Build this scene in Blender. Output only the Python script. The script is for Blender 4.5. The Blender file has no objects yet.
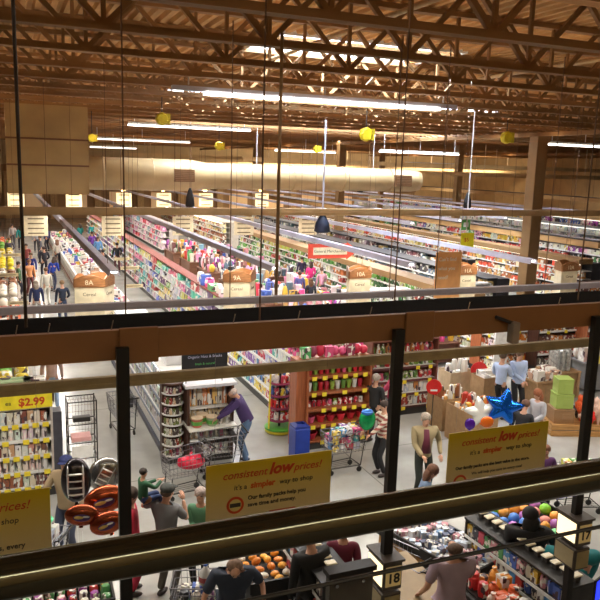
import bpy, bmesh, math, random
from mathutils import Vector, Matrix
random.seed(7)
SC = bpy.context.scene; COL = SC.collection; PI = math.pi; R = math.radians
# ------------------------------------------------------------------ camera
F = 719.0; H = 6.2
Yc = Vector((-300, 142, -F)).normalized()
Xc = Vector((1760, 80, -F)); Xc = (Xc - Yc*Xc.dot(Yc)).normalized()
Zc = Xc.cross(Yc)
ROT = Matrix((Xc, Yc, Zc))
cam = bpy.data.cameras.new('camera'); cam.sensor_width = 36; cam.lens = 36*F/600; cam.clip_start = .05; cam.clip_end = 400
co = bpy.data.objects.new('camera', cam); COL.objects.link(co)
co.matrix_world = Matrix.Translation((0, 0, H)) @ ROT.to_4x4(); SC.camera = co
def ray(px, py): return ROT @ Vector((px-300, 300-py, -F))
def PZ(px, py, z=0.0):
    d = ray(px, py); return Vector((0, 0, H)) + d*((z-H)/d.z)
def PY(px, py, y):
    d = ray(px, py); return Vector((0, 0, H)) + d*(y/d.y)
def PX(px, py, x):
    d = ray(px, py); return Vector((0, 0, H)) + d*(x/d.x)
# ------------------------------------------------------------------ materials
def _nt(name):
    m = bpy.data.materials.new(name); m.use_nodes = True; nt = m.node_tree
    return m, nt, nt.nodes['Principled BSDF']
_mc = {}
def M(color, rough=.6, metal=0, var=.12, scale=6, name=None, bump=0, trans=0):
    key = (color, rough, metal, var, scale, bump, trans)
    if key in _mc: return _mc[key]
    m, nt, b = _nt(name or 'paint'); N = nt.nodes; L = nt.links
    b.inputs['Roughness'].default_value = rough; b.inputs['Metallic'].default_value = metal
    tc = N.new('ShaderNodeTexCoord'); no = N.new('ShaderNodeTexNoise'); no.inputs['Scale'].default_value = scale; no.inputs['Detail'].default_value = 3
    L.new(tc.outputs['Object'], no.inputs['Vector'])
    cr = N.new('ShaderNodeValToRGB'); c = color
    cr.color_ramp.elements[0].position = .3; cr.color_ramp.elements[1].position = .7
    cr.color_ramp.elements[0].color = (c[0]*(1-var), c[1]*(1-var), c[2]*(1-var), 1)
    cr.color_ramp.elements[1].color = (min(1, c[0]*(1+var)), min(1, c[1]*(1+var)), min(1, c[2]*(1+var)), 1)
    L.new(no.outputs['Fac'], cr.inputs['Fac']); L.new(cr.outputs['Color'], b.inputs['Base Color'])
    if bump:
        bp = N.new('ShaderNodeBump'); bp.inputs['Strength'].default_value = bump; L.new(no.outputs['Fac'], bp.inputs['Height']); L.new(bp.outputs['Normal'], b.inputs['Normal'])
    if trans: b.inputs['Transmission Weight'].default_value = trans
    _mc[key] = m; return m
def WOOD(color, name='wood', axis=0):
    key = ('w', color, axis)
    if key in _mc: return _mc[key]
    m, nt, b = _nt(name); N = nt.nodes; L = nt.links
    tc = N.new('ShaderNodeTexCoord'); mp = N.new('ShaderNodeMapping'); s = [14, 14, 14]; s[axis] = 1.2; mp.inputs['Scale'].default_value = s
    no = N.new('ShaderNodeTexNoise'); no.inputs['Scale'].default_value = 2; no.inputs['Detail'].default_value = 5; cr = N.new('ShaderNodeValToRGB'); c = color
    cr.color_ramp.elements[0].position = .35; cr.color_ramp.elements[1].position = .7
    cr.color_ramp.elements[0].color = (c[0]*.7, c[1]*.65, c[2]*.6, 1); cr.color_ramp.elements[1].color = (c[0]*1.15, c[1]*1.15, c[2]*1.15, 1)
    L.new(tc.outputs['Object'], mp.inputs['Vector']); L.new(mp.outputs['Vector'], no.inputs['Vector']); L.new(no.outputs['Fac'], cr.inputs['Fac']); L.new(cr.outputs['Color'], b.inputs['Base Color'])
    b.inputs['Roughness'].default_value = .45; _mc[key] = m; return m
def EMIT(color, s, name='lit'):
    key = ('e', color, s)
    if key in _mc: return _mc[key]
    m, nt, b = _nt(name); b.inputs['Base Color'].default_value = (*color, 1)
    b.inputs['Emission Color'].default_value = (*color, 1); b.inputs['Emission Strength'].default_value = s
    _mc[key] = m; return m
def packmat(name, src):
    # printed packaging: each package's own colour with printed label panels and marks
    m, nt, b = _nt(name); N = nt.nodes; L = nt.links
    if src == 'obj': o = N.new('ShaderNodeObjectInfo'); col = o.outputs['Color']; rnd = o.outputs['Random']
    else:
        o = N.new('ShaderNodeAttribute'); o.attribute_name = 'Col'; col = o.outputs['Color']; rnd = None
    tc = N.new('ShaderNodeTexCoord'); vo = N.new('ShaderNodeTexVoronoi'); vo.feature = 'F1'; vo.distance = 'CHEBYCHEV'
    vo.inputs['Scale'].default_value = 2.6 if src == 'obj' else 8
    if rnd:
        ad = N.new('ShaderNodeVectorMath'); ad.operation = 'ADD'; L.new(tc.outputs['Object'], ad.inputs[0])
        mu = N.new('ShaderNodeMath'); mu.operation = 'MULTIPLY'; mu.inputs[1].default_value = 50; L.new(rnd, mu.inputs[0]); L.new(mu.outputs[0], ad.inputs[1]); L.new(ad.outputs[0], vo.inputs['Vector'])
    else: L.new(tc.outputs['Object'], vo.inputs['Vector'])
    cr = N.new('ShaderNodeValToRGB'); e = cr.color_ramp.elements; cr.color_ramp.interpolation = 'CONSTANT'
    e[0].position = 0; e[0].color = (0, 0, 0, 1); e[1].position = .74; e[1].color = (1, 1, 1, 1)
    sep = N.new('ShaderNodeSeparateColor'); L.new(vo.outputs['Color'], sep.inputs[0]); L.new(sep.outputs[0], cr.inputs['Fac'])
    mx = N.new('ShaderNodeMix'); mx.data_type = 'RGBA'; L.new(cr.outputs['Color'], mx.inputs['Factor']); L.new(col, mx.inputs['A']); mx.inputs['B'].default_value = (.78, .76, .7, 1)
    cr2 = N.new('ShaderNodeMath'); cr2.operation = 'GREATER_THAN'; cr2.inputs[1].default_value = .9; L.new(sep.outputs[1], cr2.inputs[0])
    mx2 = N.new('ShaderNodeMix'); mx2.data_type = 'RGBA'; L.new(cr2.outputs[0], mx2.inputs['Factor']); L.new(mx.outputs['Result'], mx2.inputs['A']); mx2.inputs['B'].default_value = (.08, .05, .06, 1)
    L.new(mx2.outputs['Result'], b.inputs['Base Color']); b.inputs['Roughness'].default_value = .4
    return m
PACK = packmat('printed_packaging', 'obj'); PACKV = packmat('printed_packaging_bulk', 'attr')
def plainobj():
    m, nt, b = _nt('moulded_colour'); o = nt.nodes.new('ShaderNodeObjectInfo'); nt.links.new(o.outputs['Color'], b.inputs['Base Color']); b.inputs['Roughness'].default_value = .4; return m
PLAIN = plainobj()
BLACK = M((.012, .011, .01), .5, name='black_paint'); DARK = M((.03, .028, .027), .5, name='dark_metal')
CHROME = M((.55, .56, .58), .25, 1, name='chrome'); WHITE = M((.78, .78, .76), .5, name='white_enamel')
CREAM = M((.72, .63, .43), .7, name='cream_board'); YEL = M((.85, .68, .04), .5, name='yellow_tag')
TRUSSM = M((.31, .165, .062), .7, scale=1.5, name='tan_steel_paint'); DECKM = M((.58, .32, .115), .8, var=.2, scale=.8, name='roof_deck_paint')
CEILBEAM = M((.42, .27, .12), .6, scale=2, name='ochre_paint'); LAV = M((.50, .48, .56), .45, scale=2, name='fixture_enamel')
FIXEMIT = EMIT((1, .95, .86), 9, 'fluorescent_tube'); WOODR = WOOD((.38, .12, .045), 'cherry_wood', 2); WOODD = WOOD((.075, .03, .018), 'dark_walnut', 2)
WOODT = WOOD((.50, .27, .09), 'honey_wood', 0); CARD = M((.33, .20, .095), .85, scale=10, name='cardboard')
WIREM = M((.16, .085, .04), .6, name='brown_wire'); CHARC = M((.06, .06, .065), .6, name='charcoal')
# ------------------------------------------------------------------ mesh builder
class MB:
    def __init__(s): s.bm = bmesh.new()
    def box(s, a, b, rot=None, cen=None):
        a = Vector(a); b = Vector(b); c = (a+b)/2; d = b-a
        m = Matrix.Translation(c) @ (rot or Matrix.Identity(4)) @ Matrix.Diagonal((abs(d.x), abs(d.y), abs(d.z), 1))
        bmesh.ops.create_cube(s.bm, size=1, matrix=m); return s
    def rbox(s, a, b, bev=.01, seg=1):
        t = bmesh.new(); a = Vector(a); b = Vector(b); c = (a+b)/2; d = b-a
        bmesh.ops.create_cube(t, size=1, matrix=Matrix.Translation(c) @ Matrix.Diagonal((abs(d.x), abs(d.y), abs(d.z), 1)))
        bmesh.ops.bevel(t, geom=t.edges[:], offset=bev, segments=seg, affect='EDGES'); s.merge(t); return s
    def merge(s, t, mat=None):
        me = bpy.data.meshes.new('tmp'); t.to_mesh(me); t.free()
        if mat: me.transform(mat)
        s.bm.from_mesh(me); bpy.data.meshes.remove(me)
    def mesh(s, me, mat=None):
        me = me.copy()
        if mat: me.transform(mat)
        s.bm.from_mesh(me); bpy.data.meshes.remove(me)
    def tube(s, p, q, r=.01, r2=None, n=8):
        p = Vector(p); q = Vector(q); d = q-p
        if d.length < 1e-6: return s
        m = Matrix.Translation((p+q)/2) @ d.to_track_quat('Z', 'Y').to_matrix().to_4x4()
        bmesh.ops.create_cone(s.bm, cap_ends=True, segments=n, radius1=r, radius2=r if r2 is None else r2, depth=d.length, matrix=m); return s
    def path(s, pts, r=.01, n=6):
        for a, b in zip(pts, pts[1:]): s.tube(a, b, r, n=n)
        return s
    def ball(s, c, r, sc=(1, 1, 1), sub=2, rot=None):
        bmesh.ops.create_icosphere(s.bm, subdivisions=sub, radius=r, matrix=Matrix.Translation(c) @ (rot or Matrix.Identity(4)) @ Matrix.Diagonal((*sc, 1))); return s
    def lathe(s, prof, c=(0, 0, 0), n=16, a0=0, a1=2*PI):
        c = Vector(c); full = abs(a1-a0-2*PI) < 1e-6; k = n if full else n+1; rings = []
        for r, z in prof:
            rings.append([s.bm.verts.new(c+Vector((r*math.cos(a0+(a1-a0)*i/n), r*math.sin(a0+(a1-a0)*i/n), z))) for i in range(k)])
        for A, B in zip(rings, rings[1:]):
            for i in range(n):
                j = (i+1) % k
                s.bm.faces.new((A[i], A[j], B[j], B[i]))
        for rg, fl in ((rings[0], 1), (rings[-1], 0)):
            try: s.bm.faces.new(rg[::-1] if fl else rg)
            except Exception: pass
        return s
    def prism(s, pts, y0, y1):        # outline in x,z pushed along y
        A = [s.bm.verts.new((x, y0, z)) for x, z in pts]; B = [s.bm.verts.new((x, y1, z)) for x, z in pts]
        s.bm.faces.new(A); s.bm.faces.new(B[::-1]); n = len(pts)
        for i in range(n): s.bm.faces.new((A[i], B[i], B[(i+1) % n], A[(i+1) % n]))
        return s
    def build(s, name, mat, parent=None, smooth=False):
        bmesh.ops.recalc_face_normals(s.bm, faces=s.bm.faces)
        me = bpy.data.meshes.new(name); s.bm.to_mesh(me); s.bm.free(); me.materials.append(mat)
        if smooth:
            for p in me.polygons: p.use_smooth = True
        o = bpy.data.objects.new(name, me); COL.objects.link(o)
        if parent: o.parent = parent
        return o
def tag(o, label, cat, group=None, kind=None):
    if label: o['label'] = label
    if cat: o['category'] = cat
    if group: o['group'] = group
    if kind: o['kind'] = kind
    return o
def thing(name, label, cat, loc=(0, 0, 0), rz=0, group=None):
    o = bpy.data.objects.new(name, None); COL.objects.link(o); o.empty_display_size = .2
    o.location = loc; o.rotation_euler = (0, 0, rz); return tag(o, label, cat, group)
def struct(name, mb, mat):
    o = mb.build(name, mat); o['kind'] = 'structure'; return o
def copy_tree(o, parent=None):
    c = o.copy(); COL.objects.link(c)
    if parent: c.parent = parent
    for ch in list(o.children): copy_tree(ch, c)
    return c
def text(body, size, parent, mat, mtx, name='lettering', ext=.002, align='LEFT', shear=0, bold=0):
    cu = bpy.data.curves.new('t', 'FONT'); cu.body = body; cu.size = size; cu.extrude = ext; cu.align_x = align; cu.shear = shear; cu.offset = bold; cu.resolution_u = 3
    o = bpy.data.objects.new('t', cu); COL.objects.link(o)
    me = bpy.data.meshes.new_from_object(o.evaluated_get(bpy.context.evaluated_depsgraph_get()))
    bpy.data.objects.remove(o); bpy.data.curves.remove(cu)
    me.transform(mtx); me.materials.clear(); me.materials.append(mat); me.name = name
    r = bpy.data.objects.new(name, me); COL.objects.link(r); r.parent = parent; return r
def front(x, y, z): return Matrix.Translation((x, y, z)) @ Matrix.Rotation(PI/2, 4, 'X')      # lettering that faces -Y
def leftf(x, y, z): return Matrix.Translation((x, y, z)) @ Matrix.Rotation(-PI/2, 4, 'Z') @ Matrix.Rotation(PI/2, 4, 'X')   # faces -X

# ================================================================== SETTING
def floor_mat():
    m, nt, b = _nt('polished_concrete'); N = nt.nodes; L = nt.links
    tc = N.new('ShaderNodeTexCoord'); no = N.new('ShaderNodeTexNoise'); no.inputs['Scale'].default_value = .9; no.inputs['Detail'].default_value = 8
    cr = N.new('ShaderNodeValToRGB'); cr.color_ramp.elements[0].position = .3; cr.color_ramp.elements[0].color = (.30, .30, .28, 1); cr.color_ramp.elements[1].position = .75; cr.color_ramp.elements[1].color = (.47, .47, .44, 1)
    br = N.new('ShaderNodeTexBrick'); br.offset = 0; br.inputs['Scale'].default_value = 1; br.inputs['Brick Width'].default_value = 3.4; br.inputs['Row Height'].default_value = 4.5; br.inputs['Mortar Size'].default_value = .012
    mx = N.new('ShaderNodeMix'); mx.data_type = 'RGBA'; L.new(tc.outputs['Object'], no.inputs['Vector']); L.new(tc.outputs['Object'], br.inputs['Vector']); L.new(no.outputs['Fac'], cr.inputs['Fac'])
    L.new(br.outputs['Fac'], mx.inputs['Factor']); L.new(cr.outputs['Color'], mx.inputs['A']); mx.inputs['B'].default_value = (.18, .18, .17, 1)
    L.new(mx.outputs['Result'], b.inputs['Base Color']); b.inputs['Roughness'].default_value = .22; return m
X0, X1, Y0, Y1, ZC = -14., 62., -3., 86., 9.6
struct('floor', MB().box((X0, Y0, -.2), (X1, Y1, 0)), floor_mat())
WALLM = M((.50, .33, .16), .8, scale=.7, name='tan_wall_paint')
struct('wall_left', MB().box((X0-.2, Y0, 0), (X0, Y1, 11)), WALLM)
struct('wall_right', MB().box((X1, Y0, 0), (X1+.2, Y1, 11)), WALLM)
struct('wall_back', MB().box((X0-.2, Y1, 0), (X1+.2, Y1+.2, 11)), M((.60, .42, .22), .8, scale=.7, name='far_wall_paint'))
struct('wall_near', MB().box((X0-.2, Y0-.2, 0), (X1+.2, Y0, 11)), WALLM)
# mezzanine slab the camera stands on
struct('floor_mezzanine', MB().box((X0, Y0, 4.3), (14, 1.22, 4.55)), M((.12, .09, .07), .8, name='mezzanine_floor'))
# corrugated roof deck with two skylight openings
sky = [(7.0, 12.2, 18.3, 21.3), (7.6, 25.5, 33.6, 36.0)]
def deck():
    mb = MB(); bm = mb.bm; pitch = .32
    ys = [Y0, 18.3, 21.3, 33.6, 36.0, Y1]
    for j in range(5):
        ya, yb = ys[j], ys[j+1]; hole = None
        if j == 1: hole = sky[0]
        if j == 3: hole = sky[1]
        x = X0
        while x < X1:
            if not (hole and x+pitch > hole[0]+.01 and x < hole[1]-.01):
                pr = [(x, ZC+.1), (x+pitch*.35, ZC+.1), (x+pitch*.5, ZC), (x+pitch*.85, ZC), (x+pitch, ZC+.1)]
                A = [bm.verts.new((a, ya, z)) for a, z in pr]; B = [bm.verts.new((a, yb, z)) for a, z in pr]
                for k in range(4): bm.faces.new((A[k], A[k+1], B[k+1], B[k]))
            x += pitch
    return mb
struct('ceiling', deck(), DECKM)
def slab():
    mb = MB(); z0, z1 = ZC+.12, ZC+.25
    mb.box((X0, Y0, z0), (X1, 18.2, z1)); mb.box((X0, 21.4, z0), (X1, 33.5, z1)); mb.box((X0, 36.1, z0), (X1, Y1, z1))
    mb.box((X0, 18.2, z0), (6.8, 21.4, z1)); mb.box((12.5, 18.2, z0), (X1, 21.4, z1)); mb.box((X0, 33.5, z0), (7.4, 36.1, z1)); mb.box((25.8, 33.5, z0), (X1, 36.1, z1)); return mb
struct('ceiling_roofing', slab(), M((.2, .2, .2), .9))
GLZ = bpy.data.materials.new('milky_glazing'); GLZ.use_nodes = True; nt = GLZ.node_tree; nt.nodes.clear()
o_ = nt.nodes.new('ShaderNodeOutputMaterial'); t_ = nt.nodes.new('ShaderNodeBsdfTransparent'); t_.inputs[0].default_value = (.92, .94, .96, 1); nt.links.new(t_.outputs[0], o_.inputs[0])
for i, (a, b, c, d) in enumerate(sky):
    mb = MB(); t = .08; za, zb = ZC-.05, ZC+.75
    mb.box((a-.2, c-t, za), (b+.3, c, zb)); mb.box((a-.2, d, za), (b+.3, d+t, zb)); mb.box((a-.2-t, c-t, za), (a-.2, d+t, zb)); mb.box((b+.3, c-t, za), (b+.3+t, d+t, zb))
    struct('window_%d' % (i+1), mb, M((.8, .78, .72), .7, name='white_well'))
    mb = MB().box((a-.2, c, zb-.03), (b+.3, d, zb-.01)); g = struct('window_%d_pane' % (i+1), mb, GLZ)
    mb = MB(); x = a
    while x < b+.3: mb.box((x-.03, c, zb-.08), (x+.03, d, zb-.02)); x += 1.2
    struct('trim_%d' % (i+1), mb, WHITE)
# roof trusses
PAN = 2.6; XP0 = 1.5
def make_truss():
    t = thing('roof_truss', 'tan steel roof truss with zigzag webbing crossing the whole ceiling', 'truss', (0, 11.5, 0), 0, 'parallel roof trusses under the deck')
    mb = MB()
    for s in (-1, 1): mb.box((X0+.05, s*.03-.025 if s > 0 else -.075, 8.1), (X1-.05, s*.03+.045 if s > 0 else -.005, 8.22))
    mb.box((X0+.05, -.11, 8.1), (X1-.05, .11, 8.125)); mb.build('bottom_chord', TRUSSM, t)
    MB().box((X0+.05, -.11, 9.47), (X1-.05, .11, 9.58)).build('top_chord', TRUSSM, t)
    x = XP0-PAN*5; mb = MB()
    while x < X1-PAN:
        for dx in (-PAN/2, PAN/2):
            p = Vector((x, 0, 8.17)); q = Vector((x+dx, 0, 9.5)); d = (q-p); c = (p+q)/2
            m = Matrix.Translation(c) @ d.to_track_quat('Z', 'Y').to_matrix().to_4x4() @ Matrix.Diagonal((.09, .09, d.length, 1))
            bmesh.ops.create_cube(mb.bm, size=1, matrix=m)
        mb.box((x-.035, -.035, 8.15), (x+.035, .035, 9.5))
        x += PAN
    mb.build('web', TRUSSM, t); return t
tr = make_truss()
k = 1
while 11.5+2.4*k < Y1-1:
    c = copy_tree(tr); c.location.y = 11.5+2.4*k; k += 1
for k in range(1, 6):
    c = copy_tree(tr); c.location.y = 11.5-2.4*k
# girders along Y over the columns
for X, Ya, Yb in ((21.8, 2, 84), (44, 2, 84)):
    g = thing('roof_girder', 'deep tan girder running along the column line%s' % (' nearest the right-hand pillar' if X < 30 else ' at the far right'), 'girder', (X, 0, 0))
    MB().box((-.12, Ya, 7.82), (.12, Yb, 7.98)).build('bottom_flange', TRUSSM, g); mb = MB(); y = Ya
    while y < Yb-1.2:
        mb.tube((0, y, 7.95), (0, y+.6, 8.07), .04, n=4); y += .6
    mb.build('web', TRUSSM, g)
# columns
def column(X, Y, w, lab, top=7.82):
    c = thing('support_column', lab, 'column', (X, Y, 0))
    MB().rbox((-w/2, -w/2, 0), (w/2, w/2, top), .02).build('shaft', M((.27, .155, .06), .6, scale=1, name='column_paint'), c)
    MB().box((-w/2-.03, -w/2-.03, 0), (w/2+.03, w/2+.03, .15)).build('plinth', DARK, c)
    MB().box((-w/2-.05, -w/2-.05, top-.25), (w/2+.05, w/2+.05, top-.2)).build('collar', TRUSSM, c)
column(21.8, 25.8, .58, 'thick tan square pillar rising in front of the right-hand shelves')
q = PY(459, 165, 44); column(q.x, 44, .45, 'slimmer tan pillar behind and left of the thick right-hand pillar', 8.05)
q = PY(341, 165, 46); column(q.x, 46, .5, 'tan pillar crossing in front of the round duct', 8.05)
q = PY(257, 200, 62); column(q.x, 62, .7, 'short-looking tan pillar under the duct near the far wall', 8.05)
q = PY(381, 185, 58); column(q.x, 58, .4, 'pale pillar between the duct end and the hanging beams', 8.05)
# sprinkler pipes along the ceiling
for i, (X, z, lab) in enumerate(((14.6, 9.2, 'pale ceiling pipe slanting up at the upper right'), (7.4, 9.25, 'pale ceiling pipe beside the near skylight'))):
    o = MB().tube((X, 2, z), (X, 30, z), .06).build('sprinkler_pipe', M((.55, .38, .2), .5), smooth=True); tag(o, lab, 'pipe')
# left bulkhead panel
b = thing('hanging_bulkhead', 'large tan panelled bulkhead hanging from the ceiling at the left', 'bulkhead', (0, 27, 0))
MB().box((.2, 0, 5.0), (2.92, .5, 8.05)).build('panel', M((.50, .335, .14), .7, scale=1, name='bulkhead_paint'), b)
mb = MB()
for z in (6.0, 6.9): mb.box((.19, -.02, z-.03), (2.93, .0, z+.03))
mb.build('seam_strip', M((.2, .09, .04), .7), b)
b2 = thing('hanging_bulkhead', 'tan bulkhead end cut off by the left picture edge', 'bulkhead', (0, 25, 0))
MB().box((-3, 0, 5.1), (.02, .4, 7.9)).build('panel', M((.50, .335, .14), .7, scale=1), b2); MB().box((-3, -.02, 6.4), (.03, 0, 6.47)).build('seam_strip', M((.2, .09, .04), .7), b2)
# round air duct
q0 = PY(60, 172, 36); q1 = PY(418, 178.5, 36); zc = 5.62
d = thing('air_duct', 'big round tan air duct running across under the far trusses', 'duct', (q0.x, 36, zc))
DUM = M((.50, .36, .18), .45, scale=1, name='duct_paint'); L_ = q1.x-q0.x
mb = MB(); segs = [(0, .78), (.32, .78), (.36, .66), (.98, .62), (1.0, .55)]
t = bmesh.new(); mbs = MB(); mbs.lathe([(r, s*L_) for s, r in segs], n=28); mbs.bm.transform(Matrix.Rotation(PI/2, 4, 'Y')); mbs.build('duct_body', DUM, d, True)
for s in (.1, .22, .45, .6, .75, .9):
    r = .79 if s < .32 else .665; m_ = MB(); m_.lathe([(r, -.03), (r+.02, -.03), (r+.02, .03), (r, .03)], n=28); m_.bm.transform(Matrix.Translation((s*L_, 0, 0)) @ Matrix.Rotation(PI/2, 4, 'Y')); m_.build('seam_ring', DUM, d)
for px in (184, 403):
    q = PY(px, 174, 35.3); gx = q.x-q0.x; g = MB().box((gx-.5, -.86, -.3), (gx+.5, -.6, .3)).build('grille', M((.2, .09, .03), .7), d); mb = MB()
    for j in range(6): mb.box((gx-.46, -.88, -.26+j*.09), (gx+.46, -.86, -.22+j*.09))
    mb.build('louvre', M((.3, .17, .08), .6), g)
for s in (.15, .5, .85): MB().tube((s*L_, 0, .6), (s*L_, 0, 8.1-zc), .02).build('hanger', WHITE, d)

# ================================================================== HANGING LIGHTS, BEAMS
lights = []
def area(loc, sx, sy, power, rot=(0, 0, 0), col=(1, .93, .82), spread=PI):
    l = bpy.data.lights.new('area', 'AREA'); l.shape = 'RECTANGLE'; l.size = sx; l.size_y = sy; l.energy = power; l.color = col; l.spread = spread
    o = bpy.data.objects.new('area', l); COL.objects.link(o); o.location = loc; o.rotation_euler = rot; return o
def aisle_light(X, Ya, Yb, z, lab, hang=True):
    t = thing('strip_light', lab, 'light', (X, Ya, z)); ln = Yb-Ya
    mb = MB().prism([(-.12, -.03), (-.105, -.03), (-.07, .06), (.07, .06), (.105, -.03), (.12, -.03), (.08, .09), (-.08, .09)], 0, ln); mb.build('housing', LAV, t)
    MB().box((-.05, .05, .02), (.05, ln-.05, .055)).build('tube', FIXEMIT, t)
    y = 1.
    while y < ln:
        if abs(Ya+y-36) < 1.1: y += 2.3
        MB().tube((0, y, .08), (0, y, 8.15-z), .006, n=4).build('hanger', WIREM, t); y += 8
    return t
AX = [2.0, 5.4, 8.8, 12.35, 15.8, 19.2, 22.9, 26.3, 29.7, 33.1]
near = ['over the first aisle from the left', 'over the aisle right of the dark wood display', 'ending above the seasonal goods', 'ending just left of the thick right-hand pillar', 'passing right of the thick pillar',
        'over the black cases', 'over the row behind the black cases', 'over the far right aisle', 'over the far right wall cases', 'farthest to the right']
for i, X in enumerate(AX):
    aisle_light(X, 14.4 if i < 4 else 20+i*1.5, 64, 4.0, 'long pale hanging strip light '+near[i])
def xlight(Xa, Xb, Y, z, lab, hang=(), w=.1, h=.1, mat=LAV, name='strip_light', cat='light', em=True):
    t = thing(name, lab, cat, (Xa, Y, z)); ln = Xb-Xa
    mb = MB()
    if em: mb.box((0, -w/2, h*.5), (ln, w/2, h)).box((0, -w/2, 0), (ln, -w/2+.01, h*.5)).box((0, w/2-.01, 0), (ln, w/2, h*.5))
    else: mb.box((0, -w/2, 0), (ln, w/2, h))
    mb.box((0, -w/2-.008, h*.38), (ln, -w/2, h*.46)); mb.build('housing', mat, t)
    if em: MB().box((.1, -w/2+.015, h*.2), (ln-.1, w/2-.015, h*.45)).build('tube', FIXEMIT, t)
    for px in hang:
        q = PY(px, 200, Y); x = q.x-Xa; MB().tube((x, 0, h), (x, 0, 8.15-z), .008, n=6).build('hanger', WIREM, t)
    return t
xlight(-6, 26, 10, 4.18, 'lavender-grey strip light hung across the view above the tan beams', hang=(231, 394, 441, 552), w=.10, h=.10)
xlight(-6, 20, 7, 4.01, 'narrow tan light rail across the view below the brown beam', w=.07, h=.11, mat=M((.40, .31, .17), .6, name='tan_rail'), hang=(124, 400))
# lights carried high under the trusses
for i, (a, b, z, lab) in enumerate((((172, 89.5), (455, 109), 7.85, 'longest and brightest fluorescent row, high across the picture centre'), ((128, 124), (250, 132), 7.9, 'bright fluorescent row above the duct, longest of the left group'), ((92, 138), (190, 144), 7.5, 'second fluorescent row above the duct beside the bulkhead'),
        ((90, 146.5), (136, 149), 7.2, 'short fluorescent row lowest beside the bulkhead'), ((548, 143.5), (620, 148), 7.6, 'bright fluorescent row right of the thick pillar'),
        ((380, 151), (458, 154), 7.2, 'fluorescent row between the two right-hand pillars'), ((285, 159.5), (337, 161), 6.9, 'short dim fluorescent row above the duct middle'),
        ((405, 163), (458, 165), 6.8, 'lowest fluorescent row left of the slim pillar'), ((275, 150), (335, 156), 7.3, 'dim fluorescent row right of the duct elbow'))):
    p = PZ(*a, z); q = PY(b[0], b[1], p.y)
    t = thing('fluorescent_row', lab, 'light', (p.x, p.y, z)); ln = q.x-p.x
    MB().box((0, -.1, .0), (ln, .1, .10)).build('housing', LAV if i == 0 else WHITE, t); MB().box((ln*.1 if i == 0 else 0, -.12, -.07), (ln*.93 if i == 0 else ln, .12, -.002)).build('tube', EMIT((1, .93, .82), 12 if i == 0 else 6 if i in (1, 4) else 3, 'high_tube'), t)
    for s in (.05, .5, .95): MB().tube((ln*s, 0, .14), (ln*s, 0, max(.3, 8.12-z)), .02, n=5).build('hanger', WHITE, t)
# thin far beam
o = xlight(-6, 24, 20, 4.78, 'thin tan beam hung straight across above the price cards', w=.2, h=.2, mat=CEILBEAM, name='hanging_beam', cat='beam', em=False, hang=(47,))
for i, (ya, za, xa, xb) in enumerate(((42, 5.9, 20, 60), (50, 6.5, 16, 60), (58, 5.8, 22, 60), (66, 6.7, 10, 60), (74, 6.2, 12, 60))):
    t = thing('hanging_beam', 'tan beam hung level above the right-hand shelves, %s one' % ['nearest low', 'nearest high', 'second low', 'second high', 'farthest'][i], 'beam', (xa, ya, za)); MB().box((0, -.15, 0), (xb-xa, .15, .3)).build('housing', M((.62, .42, .2), .6, scale=1, name='far_beam_paint'), t)
    for k in range(5): MB().tube((2+k*(xb-xa-4)/4, 0, .3), (2+k*(xb-xa-4)/4, 0, 8.1-za), .03, n=5).build('hanger', M((.6, .45, .28), .6), t)
for i, (X, z, ya, yb) in enumerate(((26.6, 3.05, 26.5, 80), (34.6, 3.75, 28, 80), (40, 4.6, 30, 80))):
    t = thing('hanging_beam', 'long tan beam with dark top running away behind the thick pillar, %s' % ['lowest of three', 'middle of three', 'highest of three'][i], 'beam', (X, ya, z)); MB().box((-.1, 0, -.3), (.1, yb-ya, .0)).build('housing', M((.50, .30, .12), .6, scale=1, name='tan_beam_face'), t); MB().box((-.13, 0, .001), (.13, yb-ya, .06)).build('top_rail', DARK, t)
    for k in range(6): MB().tube((0, 2+k*9, .06), (0, 2+k*9, 8.1-z), .012, n=4).build('hanger', WIREM, t)
# brown gantry beam
g = thing('gantry_beam', 'heavy brown beam with dark top hung over the checkouts', 'beam', (0, 5.83, 0))
BRN = M((.30, .135, .045), .5, scale=2, name='brown_beam_paint')
MB().box((-6, 0, 4.6), (16, .06, 4.85)).build('face_board', BRN, g)
TRM = M((.008, .007, .006), 1, name='matte_black_trough'); TRM.node_tree.nodes['Principled BSDF'].inputs['Specular IOR Level'].default_value = .05  # trough in one even matte black with very low specular
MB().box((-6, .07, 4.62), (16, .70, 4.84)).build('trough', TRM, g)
for px in (139, 420): q = PY(px, 330, 5.8); MB().rbox((q.x-.16, -.035, 4.57), (q.x+.16, .0, 4.87), .008).build('splice_block', BRN, g)
for px, Yh in ((21, .3), (262, .1), (588, .2)):
    q = PY(px, 200, 5.83+Yh); MB().tube((q.x, Yh, 4.85), (q.x, Yh, 8.12), .008 if px > 30 else .014).build('hanger_rod', WIREM if px > 30 else M((.045, .03, .022), .5), g)
for px in (15, 48, 112, 235, 300, 372, 470, 560): q = PY(px, 330, 5.8); MB().tube((q.x, .03, 4.84), (q.x+.02, .03, 4.93), .005).build('clip', CHROME, g)
q = PY(517, 322, 5.75); MB().rbox((q.x-.07, -.12, 4.5), (q.x+.02, -.02, 4.72), .01).build('junction_box', M((.3, .25, .2), .5), g); MB().tube((q.x-.02, -.06, 4.7), (q.x-.25, -.06, 4.78), .018).build('conduit', DARK, g)
q = PY(282, 290, 10); o = MB().tube((q.x, 10.25, 4.1), (q.x, 10.25, 8.1), .028).build('hanging_pipe', M((.26, .15, .06), .5), smooth=True); tag(o, 'thick brown hanging pipe between two wires at the picture centre-left', 'pipe')
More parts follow.
